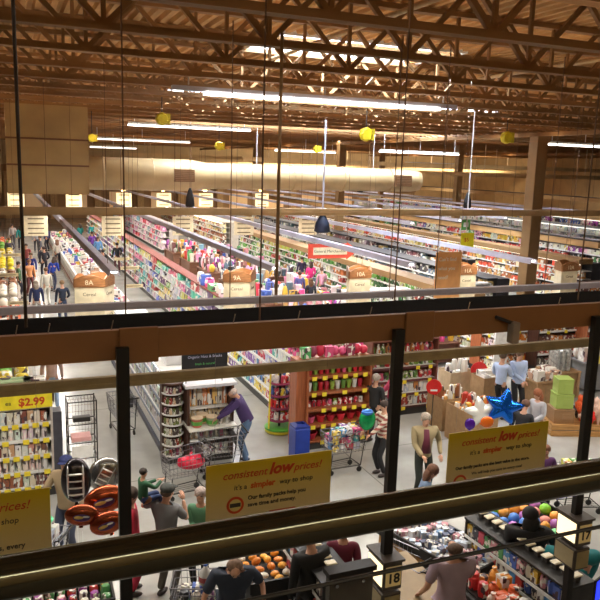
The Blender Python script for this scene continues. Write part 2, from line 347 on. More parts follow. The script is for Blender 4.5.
# poles + lane lights
def lane_light(px, py, num, lab, bot, Y=5.78):
    q = PY(px, py, Y); t = thing('lane_light', lab, 'light', (q.x, Y, 0))
    MB().box((-.05, -.05, bot), (.05, .02, 4.72)).build('pole', BLACK, t)
    if num:
        z0 = bot-.32; S = .17; T = .105
        b_ = MB(); b_.rbox((-T, -S, z0), (T, S, z0+.30), .012); b_.box((-T-.015, -S-.015, z0+.30), (T+.015, S+.015, z0+.325)); b_.build('lamp_box', M((.10, .08, .065), .5), t)
        MB().box((-T+.02, -S-.008, z0+.05), (T-.02, -S-.001, z0+.26)).build('number_panel', EMIT((.55, .38, .14), .25, 'amber_panel'), t)
        MB().box((-T-.008, -S+.03, z0+.04), (-T-.001, S-.03, z0+.27)).build('lit_panel', EMIT((1, .82, .5), 1.5, 'lit_panel'), t)
        text(num, .14, t, BLACK, front(0, -S-.012, z0+.09), align='CENTER', bold=.004)
        b_ = MB().rbox((-T, -S, z0-.29), (T, S, z0-.03), .012); b_.build('lower_box', M((.10, .08, .065), .5), t)
        MB().box((-T+.02, -S-.008, z0-.26), (T-.02, -S-.001, z0-.06)).build('lower_panel', M((.42, .33, .15), .6), t)
        MB().box((-T-.008, -S+.03, z0-.26), (-T-.001, S-.03, z0-.06)).build('side_panel', M((.5, .42, .25), .6), t)
        MB().box((-.04, -.04, .0), (.04, .04, z0-.28)).build('foot_post', BLACK, t)
    return t
lane_light(122, 345, None, 'black pole at the left dropping from the brown beam', 0.0)
lane_light(398, 330, '18', 'black pole with the lit numbered box above the wooden bunker and grey cabinet', 2.42)
lane_light(596, 320, '17', 'black pole with the lit numbered box near the right picture edge', 2.44)
# yellow promo signs
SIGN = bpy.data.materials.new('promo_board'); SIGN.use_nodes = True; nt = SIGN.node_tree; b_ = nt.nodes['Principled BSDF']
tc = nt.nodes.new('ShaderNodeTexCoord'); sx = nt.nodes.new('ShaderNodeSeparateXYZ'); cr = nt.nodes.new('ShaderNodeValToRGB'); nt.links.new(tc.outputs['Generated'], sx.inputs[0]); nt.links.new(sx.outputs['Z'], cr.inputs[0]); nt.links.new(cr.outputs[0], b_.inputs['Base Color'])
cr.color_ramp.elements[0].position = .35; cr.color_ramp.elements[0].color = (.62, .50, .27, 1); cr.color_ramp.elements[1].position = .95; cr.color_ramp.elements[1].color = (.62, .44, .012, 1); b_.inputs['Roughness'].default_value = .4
REDT = M((.55, .06, .01), .5, name='red_print'); BLKT = M((.04, .03, .02), .5, name='black_print'); ORT = M((.62, .11, .01), .5, name='orange_print')
def promo(x0, x1, top, lines, lab):
    w = x1-x0; Y = 6.0; t = thing('promo_sign', lab, 'sign', (x0, Y, 0)); hgt = .9
    MB().box((0, 0, top-hgt), (w, .012, top)).build('board', SIGN, t)
    for (s, sz, x, z, m, al, sh, bo) in lines: text(s, sz, t, m, front(x*w, -.003, top-z), align=al, shear=sh, bold=bo)
    for x in (.08, w-.08): MB().tube((x, .006, top), (x, .006, 4.62), .0015, n=4).build('hanging_line', CHROME, t)
    return t
hl = [('consistent', .125, .13, .19, REDT, 'LEFT', .25, 0), ('low', .17, .535, .185, REDT, 'LEFT', .25, .005), ('prices!', .125, .70, .165, REDT, 'LEFT', .25, 0)]
hl = [('consistent', .106, .12, .155, REDT, 'LEFT', .3, .0005), ('low', .155, .485, .155, REDT, 'LEFT', .3, .006), ('prices!', .106, .685, .155, REDT, 'LEFT', .3, .0005),
      ("it's a", .07, .21, .27, BLKT, 'LEFT', .1, 0), ('simpler', .082, .34, .27, ORT, 'LEFT', .1, .003), ('way to shop', .07, .57, .27, BLKT, 'LEFT', .1, 0)]
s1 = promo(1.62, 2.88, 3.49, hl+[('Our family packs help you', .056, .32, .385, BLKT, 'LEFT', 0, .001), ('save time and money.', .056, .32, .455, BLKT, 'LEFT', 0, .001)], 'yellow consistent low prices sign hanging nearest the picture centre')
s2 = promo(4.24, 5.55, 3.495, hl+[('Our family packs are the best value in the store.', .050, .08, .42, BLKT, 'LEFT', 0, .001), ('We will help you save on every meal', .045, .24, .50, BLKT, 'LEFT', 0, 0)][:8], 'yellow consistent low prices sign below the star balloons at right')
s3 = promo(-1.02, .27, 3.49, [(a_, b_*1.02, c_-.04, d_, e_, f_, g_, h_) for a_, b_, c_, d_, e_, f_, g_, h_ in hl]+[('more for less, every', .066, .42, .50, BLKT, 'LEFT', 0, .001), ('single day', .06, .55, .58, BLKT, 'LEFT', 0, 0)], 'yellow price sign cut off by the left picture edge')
def roundel(t, x, z, r):
    q = MB(); q.lathe([(r*.72, 0), (r, 0), (r, .004), (r*.72, .004), (r*.72, 0)], n=24); q.bm.transform(Matrix.Translation((x, -.002, z)) @ Matrix.Rotation(PI/2, 4, 'X')); q.build('red_ring', REDT, t)
    q = MB(); q.lathe([(r*.72, 0), (r*.72, .003)], n=24); q.bm.transform(Matrix.Translation((x, -.002, z)) @ Matrix.Rotation(PI/2, 4, 'X')); q.build('disc', M((.62, .5, .15), .5), t)
    MB().box((x-r*.62, -.006, z-.02), (x+r*.62, -.0055, z+.02)).build('price_band', BLKT, t)
roundel(s1, .28, 3.07, .085); roundel(s2, .17, 2.93, .085)
for x, w, z, h in ((.62, .27, 2.90, .12), (1.05, .26, 2.885, .11), (.27, .22, 2.885, .10)):
    MB().box((x, -.004, z-h/2), (x+w, -.0005, z+h/2)).build('red_panel', M((.6, .09, .03), .5), s1)

# ================================================================== MEZZANINE RAIL
def beadmat():
    m, nt, b = _nt('brushed_bronze'); b.inputs['Base Color'].default_value = (.105, .105, .075, 1); b.inputs['Metallic'].default_value = .9; b.inputs['Roughness'].default_value = .13; return m
h = thing('handrail', 'thick dark bronze handrail sweeping across the foreground', 'handrail', (0, 1.1, 0))
m_ = MB().tube((-2.5, 0, 5.565), (4, 0, 5.565), .034, n=40); m_.build('rail', beadmat(), h, True)
MB().tube((-2.5, .05, 5.405), (4, .05, 5.405), .0045).build('lower_bar', BLACK, h)
MB().tube((-2.5, .05, 5.0), (4, .05, 5.0), .0045).build('lower_bar', BLACK, h)
for x in (-1.6, 2.8): MB().tube((x, .02, 4.55), (x, .02, 5.54), .02).build('post', BLACK, h)
# ================================================================== SHARED GOODS MESHES
def gm(fn, name, mat=PACK, smooth=False):
    mb = MB(); fn(mb); o = mb.build(name, mat, smooth=smooth); me = o.data; bpy.data.objects.remove(o); return me
G = {
 'grocery_box': gm(lambda m: (m.rbox((-.5, -.5, 0), (.5, .5, 1), .03), m.box((-.42, -.515, .55), (.42, -.5, .85))), 'grocery_box'),
 'jar': gm(lambda m: m.lathe([(.42, 0), (.48, .05), (.48, .7), (.40, .78), (.43, .79), (.43, .98), (.38, 1)], n=10), 'jar', smooth=False),
 'bottle': gm(lambda m: m.lathe([(.44, 0), (.5, .04), (.5, .55), (.38, .7), (.18, .82), (.18, .9), (.22, .9), (.22, 1), (.18, 1)], n=10), 'bottle'),
 'snack_bag': gm(lambda m: m.lathe([(.1, 0), (.45, .04), (.5, .3), (.5, .65), (.42, .95), (.2, 1)], n=6), 'snack_bag'),
 'ball': gm(lambda m: m.ball((0, 0, .5), .5), 'ball', PLAIN, True),
 'carton': gm(lambda m: (m.rbox((-.5, -.5, 0), (.5, .5, .96), .02), m.box((-.5, -.02, .96), (.5, .02, 1))), 'carton'),
 'cup': gm(lambda m: m.lathe([(.36, 0), (.48, .8), (.5, .8), (.5, 1), (.44, 1)], n=12), 'cup', PLAIN),
 'gift_carton': gm(lambda m: (m.rbox((-.5, -.5, 0), (.5, .5, .9), .02), m.rbox((-.52, -.52, .9), (.52, .52, 1), .02), m.box((-.1, -.53, .3), (.3, -.5, .7))), 'gift_carton', PLAIN),
 'flower_bunch': gm(lambda m: ([m.ball((random.uniform(-.3, .3), random.uniform(-.3, .3), random.uniform(.5, .9)), .2, sub=1) for _ in range(9)], m.lathe([(.08, 0), (.3, .5)], n=8)), 'flower_bunch', PLAIN),
 'orange_bag': gm(lambda m: m.ball((0, 0, .5), .5, (1.15, .75, .8), 2, Matrix.Rotation(.5, 4, 'Y')), 'orange_bag', PLAIN),
 'bowl': gm(lambda m: m.lathe([(.2, 0), (.3, .02), (.5, .9), (.5, 1), (.45, 1), (.28, .15)], n=14), 'bowl', PLAIN),
}
counts = {}
GN = {'produce on the left tables': 'produce_bag', 'packets in the kraft bin by the red sign': 'snack_packet', 'packets in the kraft bin under the star': 'snack_packet', 'packets in the pale kraft bin': 'snack_packet', 'seasonal goods on the low tables': 'seasonal_gift', 'packages on top of the tall row': 'bright_package','goods under the 2.99 header': 'packaged_item', 'chilled goods in the white case': 'chilled_package', 'upper food bins': 'food_bin', 'lower food bins': 'food_bin', 'packs in the wooden bunker': 'snack_pack', 'sweets on the right-hand sweets rack': 'sweets_pack', 'sweets on the left-hand sweets rack': 'sweets_pack',
 'packages on the dark endcap': 'gift_box', 'red or orange package on the dark shelf right of the men': 'autumn_package', 'package on the cherry shelf at the right edge': 'autumn_package', 'autumn-coloured package on the shelf behind the men': 'autumn_package', 'red or orange package on the long shelf under the beam': 'autumn_package'}
def put(kind, loc, size, color, label, cat, group, rz=0, rx=0):
    counts[kind] = counts.get(kind, 0)+1
    nm_ = GN.get(group, kind)
    if kind in ('grocery_box', 'snack_bag') and nm_ == kind and group and 'display_shelf' in group: nm_ = kind
    o = bpy.data.objects.new(nm_ if kind in ('grocery_box', 'snack_bag') else kind, G[kind]); COL.objects.link(o); o.location = loc; o.scale = size; o.rotation_euler = (rx, 0, rz); o.color = (*color, 1)
    return tag(o, label, cat, group)
def hsv(h_, s, v):
    import colorsys; return colorsys.hsv_to_rgb(h_ % 1, s, v)
PAL = {
 'mix': [(.6, .06, .05), (.7, .68, .62), (.08, .15, .5), (.7, .45, .05), (.3, .06, .3), (.1, .35, .12), (.75, .72, .6), (.05, .05, .06), (.65, .3, .35)],
 'cool': [(.12, .12, .5), (.25, .1, .45), (.7, .7, .75), (.1, .3, .6), (.6, .08, .12), (.65, .65, .8), (.8, .6, .1), (.08, .45, .5), (.75, .1, .3)],
 'pastel': [(.12, .5, .45), (.7, .2, .35), (.3, .5, .15), (.7, .62, .2), (.2, .25, .65), (.55, .55, .6), (.15, .5, .55), (.15, .08, .2), (.5, .08, .1)],
 'white': [(.75, .76, .78), (.82, .82, .8), (.6, .62, .66), (.7, .7, .65), (.45, .5, .6)],
 'xmas': [(.5, .02, .03), (.65, .03, .05), (.75, .74, .7), (.25, .4, .06), (.45, .02, .04), (.12, .25, .05), (.6, .1, .2)],
 'green': [(.5, .2, .05), (.4, .06, .04), (.05, .04, .03), (.08, .3, .05), (.15, .45, .08), (.7, .7, .6), (.03, .12, .04), (.25, .5, .1), (.6, .6, .1)],
 'warm': [(.6, .3, .08), (.7, .55, .2), (.45, .15, .05), (.8, .7, .45), (.3, .1, .04), (.7, .1, .05)],
 'brown': [(.35, .12, .06), (.7, .66, .6), (.5, .3, .2), (.65, .6, .5), (.2, .07, .05), (.75, .73, .7)],
 'jars': [(.35, .04, .02), (.08, .06, .05), (.15, .2, .05), (.6, .45, .3), (.25, .05, .1), (.5, .5, .4)],
 'orange': [(.8, .3, .03), (.85, .42, .06), (.7, .22, .03), (.8, .55, .2), (.75, .7, .6)],
 'fall': [(.65, .1, .02), (.45, .04, .02), (.75, .35, .03), (.15, .05, .03), (.6, .2, .03), (.1, .08, .06)],
 'pink': [(.85, .1, .35), (.8, .3, .5), (.8, .75, .78), (.75, .05, .1), (.85, .6, .7), (.3, .3, .35), (.2, .4, .5)],
 'dull': [(.06, .06, .07), (.4, .38, .35), (.2, .08, .08), (.5, .3, .1), (.1, .15, .2), (.6, .6, .55)],
}
def bulk(name, items, label, cat, parent=None):
    # uncountable far goods: one coloured mesh
    verts, faces, cols = [], [], []
    for (x, y, z, sx, sy, sz, c) in items:
        n = len(verts)
        for dz in (0, 1):
            for dx, dy in ((-.5, -.5), (.5, -.5), (.5, .5), (-.5, .5)): verts.append((x+dx*sx*(1-.12*dz), y+dy*sy*(1-.12*dz), z+dz*sz))
        faces += [(n, n+1, n+5, n+4), (n+1, n+2, n+6, n+5), (n+2, n+3, n+7, n+6), (n+3, n, n+4, n+7), (n+4, n+5, n+6, n+7), (n+3, n+2, n+1, n)]; cols += [c]*6
    me = bpy.data.meshes.new(name); me.from_pydata(verts, [], faces); a = me.color_attributes.new('Col', 'FLOAT_COLOR', 'CORNER')
    for p in me.polygons:
        for li in p.loop_indices: a.data[li].color = (*cols[p.index], 1)
    me.materials.append(PACKV); o = bpy.data.objects.new(name, me); COL.objects.link(o); return tag(o, label, cat, None, 'stuff')

# ================================================================== SHELVING
def shelf_unit(name, label, cat, loc, rz, w, dp, hgt, n, frame, shelfm, back=True, sides=True, tags=0, base=.18, thick=.03, topm=None, group=None, lit=False, edge=None):
    t = thing(name, label, cat, loc, rz, group)
    MB().box((0, .0, 0), (w, dp, base)).build('base', DARK if base < .3 else frame, t)
    if back: MB().box((0, dp-.04, base), (w, dp, hgt)).build('back_panel', frame, t)
    if sides:
        for x in (0, w-.04): MB().box((x, 0, base), (x+.04, dp-.04, hgt)).build('side_panel', frame, t)
    MB().box((0, 0, hgt), (w, dp, hgt+.04)).build('top_board', topm or frame, t)
    zs = []; a = .04 if sides else 0
    for i in range(n):
        z = base+(hgt-base)*i/n; zs.append(z+thick)
        s = MB().box((a, .02, z), (w-a, dp-.04, z+thick)).build('shelf', shelfm, t)
        MB().box((a, .0, z-.02), (w-a, .02, z+thick+.01)).build('shelf_edge', edge or WHITE, s)
        if tags:
            k = max(2, int(tags))
            for j in range(k):
                if random.random() < .85:
                    x = a+(w-2*a)*(j+.5)/k; MB().box((x-.055, -.012, z-.055), (x+.055, -.002, z+.035)).build('price_tag', YEL, s)
    t['_lv'] = 0
    del t['_lv']
    return t, zs
def fill(t, w, dp, zs, gap, kinds, pal, label, cat, group, iw=.12, ih=.22, idp=.16, dens=1., rows=1, x0=.06, hv=.15):
    mw = Matrix.Translation(t.location) @ Matrix.Rotation(t.rotation_euler.z, 4, 'Z')
    for zi, z in enumerate(zs):
        x = x0+iw/2; kd = kinds[zi % len(kinds)]; run = 0
        while x < w-x0:
            if run <= 0: c = random.choice(PAL[pal]); run = random.randint(1, 3); hh = ih*random.uniform(1-hv, 1+hv)
            run -= 1
            for r in range(rows):
                if random.random() < dens:
                    p = mw @ Vector((x, .03+idp/2+r*(idp+.01), z+.001)); c2 = tuple(min(1, max(0, v*random.uniform(.85, 1.15))) for v in c)
                    put(kd, p, (iw*.92, idp, min(hh, gap*.92)), c2, label, cat, group, t.rotation_euler.z)
            x += iw
def fill_bulk(t, w, dp, zs, gap, pal, label, cat, iw=.16, ih=.24, x0=.05):
    mw = Matrix.Translation(t.location) @ Matrix.Rotation(t.rotation_euler.z, 4, 'Z'); items = []
    for z in zs:
        x = x0+iw/2
        while x < w-x0:
            c = random.choice(PAL[pal]); run = random.randint(1, 4); hh = min(ih*random.uniform(.6, 1.15), gap*.92)
            for _ in range(run):
                if x > w-x0: break
                if random.random() < .93:
                    p = mw @ Vector((x, .03+.12+random.uniform(0, .05), z+.001)); items.append((p.x, p.y, p.z, iw*.9, iw*.9, hh*random.uniform(.95, 1.05), tuple(v*random.uniform(.85, 1.15) for v in c)))
                x += iw
    return bulk('grocery_boxes', items, label, cat)

# ---- left near endcap with yellow $2.99 header
t, zs = shelf_unit('endcap_shelf', 'white shelf with yellow 2.99 header at the left edge', 'shelf', (-1.3, 13.4, 0), 0, 2.0, .55, 1.72, 5, M((.55, .5, .45), .6), WHITE, tags=11)
MB().box((0, -.02, 1.74), (2.0, .01, 2.03)).build('header_board', M((.85, .72, .03), .45), t)
text('$2.99', .2, t, REDT, front(1.42, -.025, 1.80), bold=.006); text('ea', .11, t, BLKT, front(1.2, -.025, 1.83))
MB().box((2.0, .0, 0), (2.16, .3, 1.62)).build('end_post', M((.07, .07, .09), .5), t)
fill(t, 2.0, .55, zs, .28, ['grocery_box', 'jar'], 'brown', 'small packaged item on the white shelf under the yellow 2.99 header', 'package', 'goods under the 2.99 header', iw=.115, ih=.22)
for x in (.3, 1.18):
    p = Vector((-1.3+x, 13.55, 1.77))
for i, (px, w, c, lab) in enumerate(((12, .75, (.45, .6, .35), 'wide green and red printed carton on top of the 2.99 shelf'), (34, .42, (.75, .75, .7), 'white printed carton with black lettering on top of the 2.99 shelf'))):
    q = PY(px, 385, 13.75); put('carton', (q.x, 13.75, 1.765), (w*.9, .3, .46), c, lab, 'carton', None)
q = PY(50, 412, 13.3); put('grocery_box', (q.x-.02, 13.55, 1.765), (.22, .2, .26), (.05, .04, .05), 'dark box at the right end of the 2.99 shelf top', 'box', None)
# produce tables left of the first aisle
for k in range(8):
    y = 17.2+k*4.4
    t = thing('produce_table', 'sloped produce table, %s one along the left edge' % ['nearest', 'second', 'third', 'fourth', 'fifth', 'sixth', 'seventh', 'eighth'][k], 'table', (-.35, y, 0))
    MB().box((-.75, 0, 0), (.85, 3.2, .6)).build('base', WOODT, t); MB().box((-.8, -.05, .6), (.9, 3.25, .72)).build('tray', M((.35, .3, .25), .6), t); MB().box((-.02, .05, .72), (.06, 3.15, 1.15)).build('divider', M((.5, .45, .4), .6), t)
    for i in range(4):
        for j in range(8):
            c = [(.85, .7, .03), (.7, .55, .05), (.15, .4, .05), (.7, .15, .05), (.75, .7, .6), (.3, .12, .05)][(k+i//2+j//4) % 6]
            put('ball' if (k+j//4) % 2 else 'snack_bag', (-.35-.62+i*.38+(.1 if i > 1 else 0), y+.25+j*.38, .722), (.34, .34, random.uniform(.2, .42)), c, 'heap of bright fruit or packets on the left-edge produce tables', 'produce', 'produce on the left tables')
# wire rack
t = thing('wire_rack', 'black wire display rack with paper signs beside the left shelf', 'rack', (.93, 12.9, 0))
mb = MB(); w = .5
for x in (0, w):
    for y in (0, .4): mb.tube((x, y, 0), (x, y, 1.95), .012)
mb.build('frame', BLACK, t)
for z in (.3, .85, 1.15, 1.5, 1.93):
    mb = MB().tube((0, 0, z), (w, 0, z), .01).tube((0, .4, z), (w, .4, z), .01).tube((0, 0, z), (0, .4, z), .01).tube((w, 0, z), (w, .4, z), .01)
    for i in range(1, 8): mb.tube((w*i/8, 0, z), (w*i/8, .4, z), .004, n=4)
    mb.build('wire_shelf', BLACK, t)
mb = MB()
for i in range(1, 9): mb.tube((w*i/9, .4, .3), (w*i/9, .4, 1.93), .003, n=4)
for i in range(1, 14): mb.tube((0, .4, .3+i*.12), (w, .4, .3+i*.12), .003, n=4)
mb.build('wire_back', CHROME, t)
MB().box((.05, -.02, .88), (.42, -.012, 1.1)).build('paper_sign', WHITE, t)
MB().box((.06, .03, 1.17), (.40, .3, 1.25)).build('folded_leaflets', M((.75, .4, .38), .6), t)
MB().box((.1, .1, 1.52), (.4, .25, 1.6)).build('dark_tray', DARK, t)

# ---- row A : white refrigerated case, then chest freezers
t, zs = shelf_unit('refrigerated_case', 'white open refrigerated case along the first aisle', 'refrigerator', (3.02, 22.4, 0), -PI/2, 7.6, .9, 1.75, 4, M((.8, .8, .8), .4), WHITE, sides=True, base=.35, topm=WHITE, edge=M((.25, .3, .4), .4))
MB().box((0, -.06, .0), (7.6, -.001, .12)).build('bumper', M((.03, .035, .07), .4), t)
for z in (.75, 1.1, 1.42, 1.70): MB().box((.05, .05, z-.035), (7.55, .09, z-.022)).build('shelf_lamp', EMIT((.9, .95, 1), 6, 'case_lamp'), t)
fill(t, 7.6, .9, zs, .33, ['grocery_box', 'snack_bag', 'grocery_box', 'jar'], 'white', 'pale packaged chilled item in the white refrigerated case', 'package', 'chilled goods in the white case', iw=.22, ih=.26, idp=.2)
for i, (y, w_, c) in enumerate(((15.6, .6, (.82, .82, .84)), (16.4, .7, (.8, .8, .82)), (17.6, .8, (.78, .78, .8)), (19., .6, (.7, .68, .6)))):
    put('gift_carton', (3.6, y, 1.792), (.8, w_, .25), c, ['white carton nearest on top of the white refrigerated case', 'second white carton on top of the white refrigerated case', 'third white carton on top of the white refrigerated case', 'farthest pale carton on top of the white refrigerated case'][i], 'carton', None)
def freezer(y, lab, grp):
    t = thing('chest_freezer', lab, 'freezer', (3.0, y, 0), 0, grp)
    MB().rbox((0, 0, .02), (1.35, 3.3, .75), .03).build('body', M((.45, .43, .40), .5), t)
    mb = MB(); mb.box((0, 0, .75), (.1, 3.3, .98)); mb.box((1.25, 0, .75), (1.35, 3.3, .98)); mb.box((.1, 0, .75), (1.25, .1, .98)); mb.box((.1, 3.2, .75), (1.25, 3.3, .98)); mb.build('rim', WHITE, t)
    MB().box((.64, .1, .75), (.70, 3.2, 1.0)).build('divider', WHITE, t); MB().box((-.03, 0, .3), (-.001, 3.3, .4)).build('bumper', M((.2, .08, .06), .5), t)
    return t
gf = 'chest freezers along the first aisle'
fz0 = freezer(23.2, 'white-rimmed chest freezer in the row behind the first tall aisle sign', gf)
for k in range(1, 9): c = copy_tree(fz0); c.location.y = 23.2+k*3.6
items = []
for k in range(9):
    for i in range(2):
        for j in range(14):
            for l in range(2): c = random.choice(PAL['mix'] if k % 3 else PAL['white']+PAL['brown']); items.append((3.0+.22+i*.62+l*.26, 23.4+k*3.6+j*.22, .751, .24, .19, random.uniform(.08, .17) if random.random() < .6 else random.uniform(.25, .5), c))
bulk('frozen_packages', items, 'frozen food packages lying in the chest freezers', 'frozen food')

# ---- curved jar tower + dark wood display
t = thing('shelf_tower', 'narrow curved-front shelf tower filled with jars', 'shelf', (2.90, 14.05, 0))
cx, cy, rr = .23, .26, .215
MB().lathe([(rr+.02, 0), (rr+.02, .14)], (cx, cy, 0), 20).build('base', DARK, t); MB().box((.01, .27, .14), (.45, .5, 1.7)).build('back_panel', WOODD, t)
tz = [.14+.225*i for i in range(7)]
for z in tz:
    s = MB().lathe([(rr+.015, z), (rr+.015, z+.02)], (cx, cy, 0), 20).build('shelf', WHITE, t)
MB().lathe([(rr+.02, 1.70), (rr+.02, 1.74)], (cx, cy, 0), 20).build('cap', WOODD, t)
for z in tz:
    for k in range(7):
        a = PI+PI*(k+.5)/7-0.0; p = (2.90+cx+(rr-.05)*math.cos(a), 14.05+cy+(rr-.05)*math.sin(a), z+.021)
        put('jar', p, (.07, .07, .13), random.choice(PAL['jars']), 'small dark jar with pale lid on the curved shelf tower', 'jar', 'jars on the curved tower')
t = thing('display_case', 'dark walnut bulk-food display with worktop beside the jar tower', 'display', (3.36, 13.85, 0))
w = 1.0
MB().box((0, .12, 0), (w, .7, .1)).build('base', BLACK, t)
for x in (0, w-.05): MB().box((x, .1, .1), (x+.05, .7, 1.68)).build('side_panel', WOODD, t)
MB().box((.05, .66, .1), (w-.05, .7, 1.68)).build('back_panel', WOODD, t)
MB().box((-.05, .05, 1.66), (w+.05, .7, 1.72)).build('canopy', M((.6, .6, .65), .4), t)
for z in (.15, .48): MB().box((.05, .12, z), (w-.05, .66, z+.025)).build('shelf', WHITE, t)
MB().box((-.02, -.15, .80), (w, .66, .85)).build('worktop', M((.75, .73, .66), .4), t)
MB().box((.05, .3, 1.12), (w-.05, .66, 1.15)).build('rack_shelf', WHITE, t)
for r, z in ((0, .861), (1, 1.165)):
    for k in range(8):
        c = [(.75, .28, .04), (.8, .5, .15), (.6, .55, .45), (.65, .25, .1)][k % 4] if r else [(.6, .45, .25), (.65, .5, .3)][k % 2]
        put('grocery_box', (3.36+.11+k*.111, 13.85+.5, z), (.10, .2, .24 if r == 0 else .46), c, 'upright clear bin of %s bulk food in the walnut display' % ('orange' if r else 'tan'), 'bin', 'upper food bins' if r else 'lower food bins')
for z in (.176, .506):
    for k in range(8): put('jar', (3.36+.12+k*.108, 13.85+.25, z), (.09, .09, .17), random.choice(PAL['jars'][3:]+[(.6, .55, .5)]), 'small jar on the lower shelves of the walnut display', 'jar', 'jars low in the walnut display')
for i, (x, y) in enumerate(((.18, .02), (.50, 0.02), (.34, .22))):
    tb = thing('food_tub', ['green-labelled tub at the left of the display worktop', 'grey-green tub at the right of the display worktop', 'tub at the back between the two front tubs'][i], 'tub', (3.36+x, 13.85+y, .851))
    MB().lathe([(.095, 0), (.12, .17), (.12, .18)], n=18).build('tub', M([(.45, .12, .08), (.3, .35, .25), (.6, .4, .2)][i], .5), tb)
    MB().lathe([(.112, .05), (.122, .13)], n=18).build('label_band', M((.1, .35, .06), .5), tb); MB().lathe([(.126, .18), (.126, .20), (.09, .21)], n=18).build('lid', M((.75, .6, .42), .5), tb)
for k in range(4): put('jar', (3.36+.68+k*.075, 13.85+.02+(k % 2)*.13, .851), (.07, .07, .15), (.6, .6, .6), 'clear glass jar at the right end of the display worktop', 'jar', 'glass jars on the worktop')
sg = thing('chalkboard_sign', 'black chalkboard sign above the walnut display', 'sign', (PY(182, 361, 14.1).x, 14.1, 0))
MB().box((0, 0, 2.02), (.97, .04, 2.40)).build('board', M((.012, .012, .015), .7), sg)
for x in (.1, .98): MB().tube((x*.88, .02, 1.72), (x*.88, .02, 2.02), .008).build('stand', BLACK, sg)
text('Organic Nuts & Snacks', .078, sg, M((.5, .5, .7), .7), front(.485, -.004, 2.25), align='CENTER'); text('fresh & natural', .07, sg, M((.1, .4, .12), .7), front(.485, -.004, 2.10), align='CENTER')

# ---- row B
t, zs = shelf_unit('gondola_shelf', 'tall double-sided shelf row behind the cherry-wood endcap', 'shelf', (6.2, 60, 0), -PI/2, 45, .42, 2.05, 6, M((.55, .5, .48), .6), M((.6, .6, .62), .5), sides=False, topm=M((.22, .06, .045), .6))
gap = .30
mw = None
nearT = thing('tmp', None, None, (6.2, 21.2, 0), -PI/2)
fill(nearT, 6.1, .65, zs, gap, ['grocery_box', 'bottle', 'grocery_box', 'snack_bag'], 'cool', 'brightly coloured package on the shelf row behind the spinner rack', 'package', 'goods on the shelf behind the spinner rack', iw=.2, ih=.24, idp=.18)
nearT.location = (6.2, 37.5, 0); fill_bulk(nearT, 16.2, .65, zs, gap, 'pastel', 'pastel packages on the middle stretch of the shelf row', 'groceries', iw=.42, ih=.28)
nearT.location = (6.2, 60, 0); fill_bulk(nearT, 22.4, .65, zs, gap, 'mix', 'packages on the far stretch of the shelf row', 'groceries', iw=.3)
bpy.data.objects.remove(nearT)
MB().box((.0, .42, .18), (45, .8, 1.7)).build('rear_shelving', M((.5, .4, .35), .6), t)
# toys / pink goods on top
for k in range(16):
    y = 15.6+k*.6; put('snack_bag' if k % 2 else 'carton', (6.4, y, 2.091), (random.uniform(.2, .36), random.uniform(.25, .5), random.uniform(.15, .4)), random.choice(PAL['pink']+PAL['mix']), 'pink or bright package on top of the tall shelf row', 'package', 'packages on top of the tall row')
# cherry endcap
t, zs = shelf_unit('endcap_shelf', 'cherry-wood endcap shelf of red and green mugs beside the blue bin', 'shelf', (6.02, 13.9, 0), 0, 1.58, .5, 2.02, 5, WOODR, WOODR, tags=6, base=.15, edge=WOODR)
MB().box((-.22, .1, 0), (-.001, .5, 2.05)).build('side_wing', WOODR, t)
lb = 'small red, white or green dish on the cherry-wood endcap'
for zi, z in enumerate(zs):
    kd = ['bowl', 'bowl', 'jar', 'cup', 'cup'][zi]; iw = [.32, .25, .13, .14, .14][zi]; x = .06+iw/2
    while x < 1.53:
        put(kd, (6.02+x, 13.9+.2, z+.001), (iw*.85, iw*.85, [.16, .16, .14, .2, .22][zi]), random.choice(PAL['xmas']), lb, 'dish', 'dishes on the cherry endcap'); x += iw
for k in range(9): put('ball' if k % 3 else 'carton', (6.05+k*.18, 14.15, 2.061), (.2, .2, random.uniform(.2, .34)), random.choice([(.6, .03, .08), (.7, .1, .25), (.3, .05, .1), (.75, .05, .1), (.08, .4, .12)]), 'red or pink ornament on top of the cherry-wood endcap', 'ornament', 'ornaments on the cherry endcap')
# recycling bin
q = PZ(302, 456, 0)
t = thing('recycling_bin', 'blue recycling bin beside the cherry-wood endcap', 'bin', (5.72, 13.55, 0))
BLU = M((.015, .045, .32), .4); MB().rbox((-.17, -.2, 0), (.17, .2, .72), .02).build('body', BLU, t); MB().lathe([(.24, .72), (.24, .76), (.12, .80), (.12, .74)], n=4).build('lid', M((.01, .03, .22), .4), t).rotation_euler = (0, 0, PI/4)
# spinner rack
SPX, SPY = PZ(279, 431)[:2]
t = thing('spinner_rack', 'yellow-green floor display of bright toys in the right aisle', 'rack', (SPX, SPY, 0))
MB().lathe([(.3, 0), (.34, .03), (.34, .08), (.1, .1)], n=24).build('base', M((.65, .55, .03), .4), t); MB().lathe([(.345, .09), (.35, .13), (.2, .14)], n=24).build('green_ring', M((.1, .4, .05), .4), t)
MB().tube((0, 0, .1), (0, 0, 1.5), .03).build('pole', DARK, t); MB().tube((-.3, -.1, .1), (-.28, -.1, 1.65), .022).build('yellow_post', M((.8, .7, .05), .4), t)
for z in (.3, .6, .9, 1.2): MB().lathe([(.27, z), (.29, z+.05), (.24, z+.05), (.24, z)], n=20).build('tray', M((.3, .05, .12), .5), t)
for z in (.302, .602, .902, 1.202):
    for k in range(8):
        a = 2*PI*k/8; put('snack_bag', (SPX+.19*math.cos(a), SPY+.19*math.sin(a), z+.001), (.13, .13, .22), random.choice([(.6, .03, .03), (.1, .2, .6), (.7, .6, .05), (.6, .6, .6), (.5, .05, .1)]), 'small bright toy package on the yellow-green floor display', 'package', 'toys on the floor display')

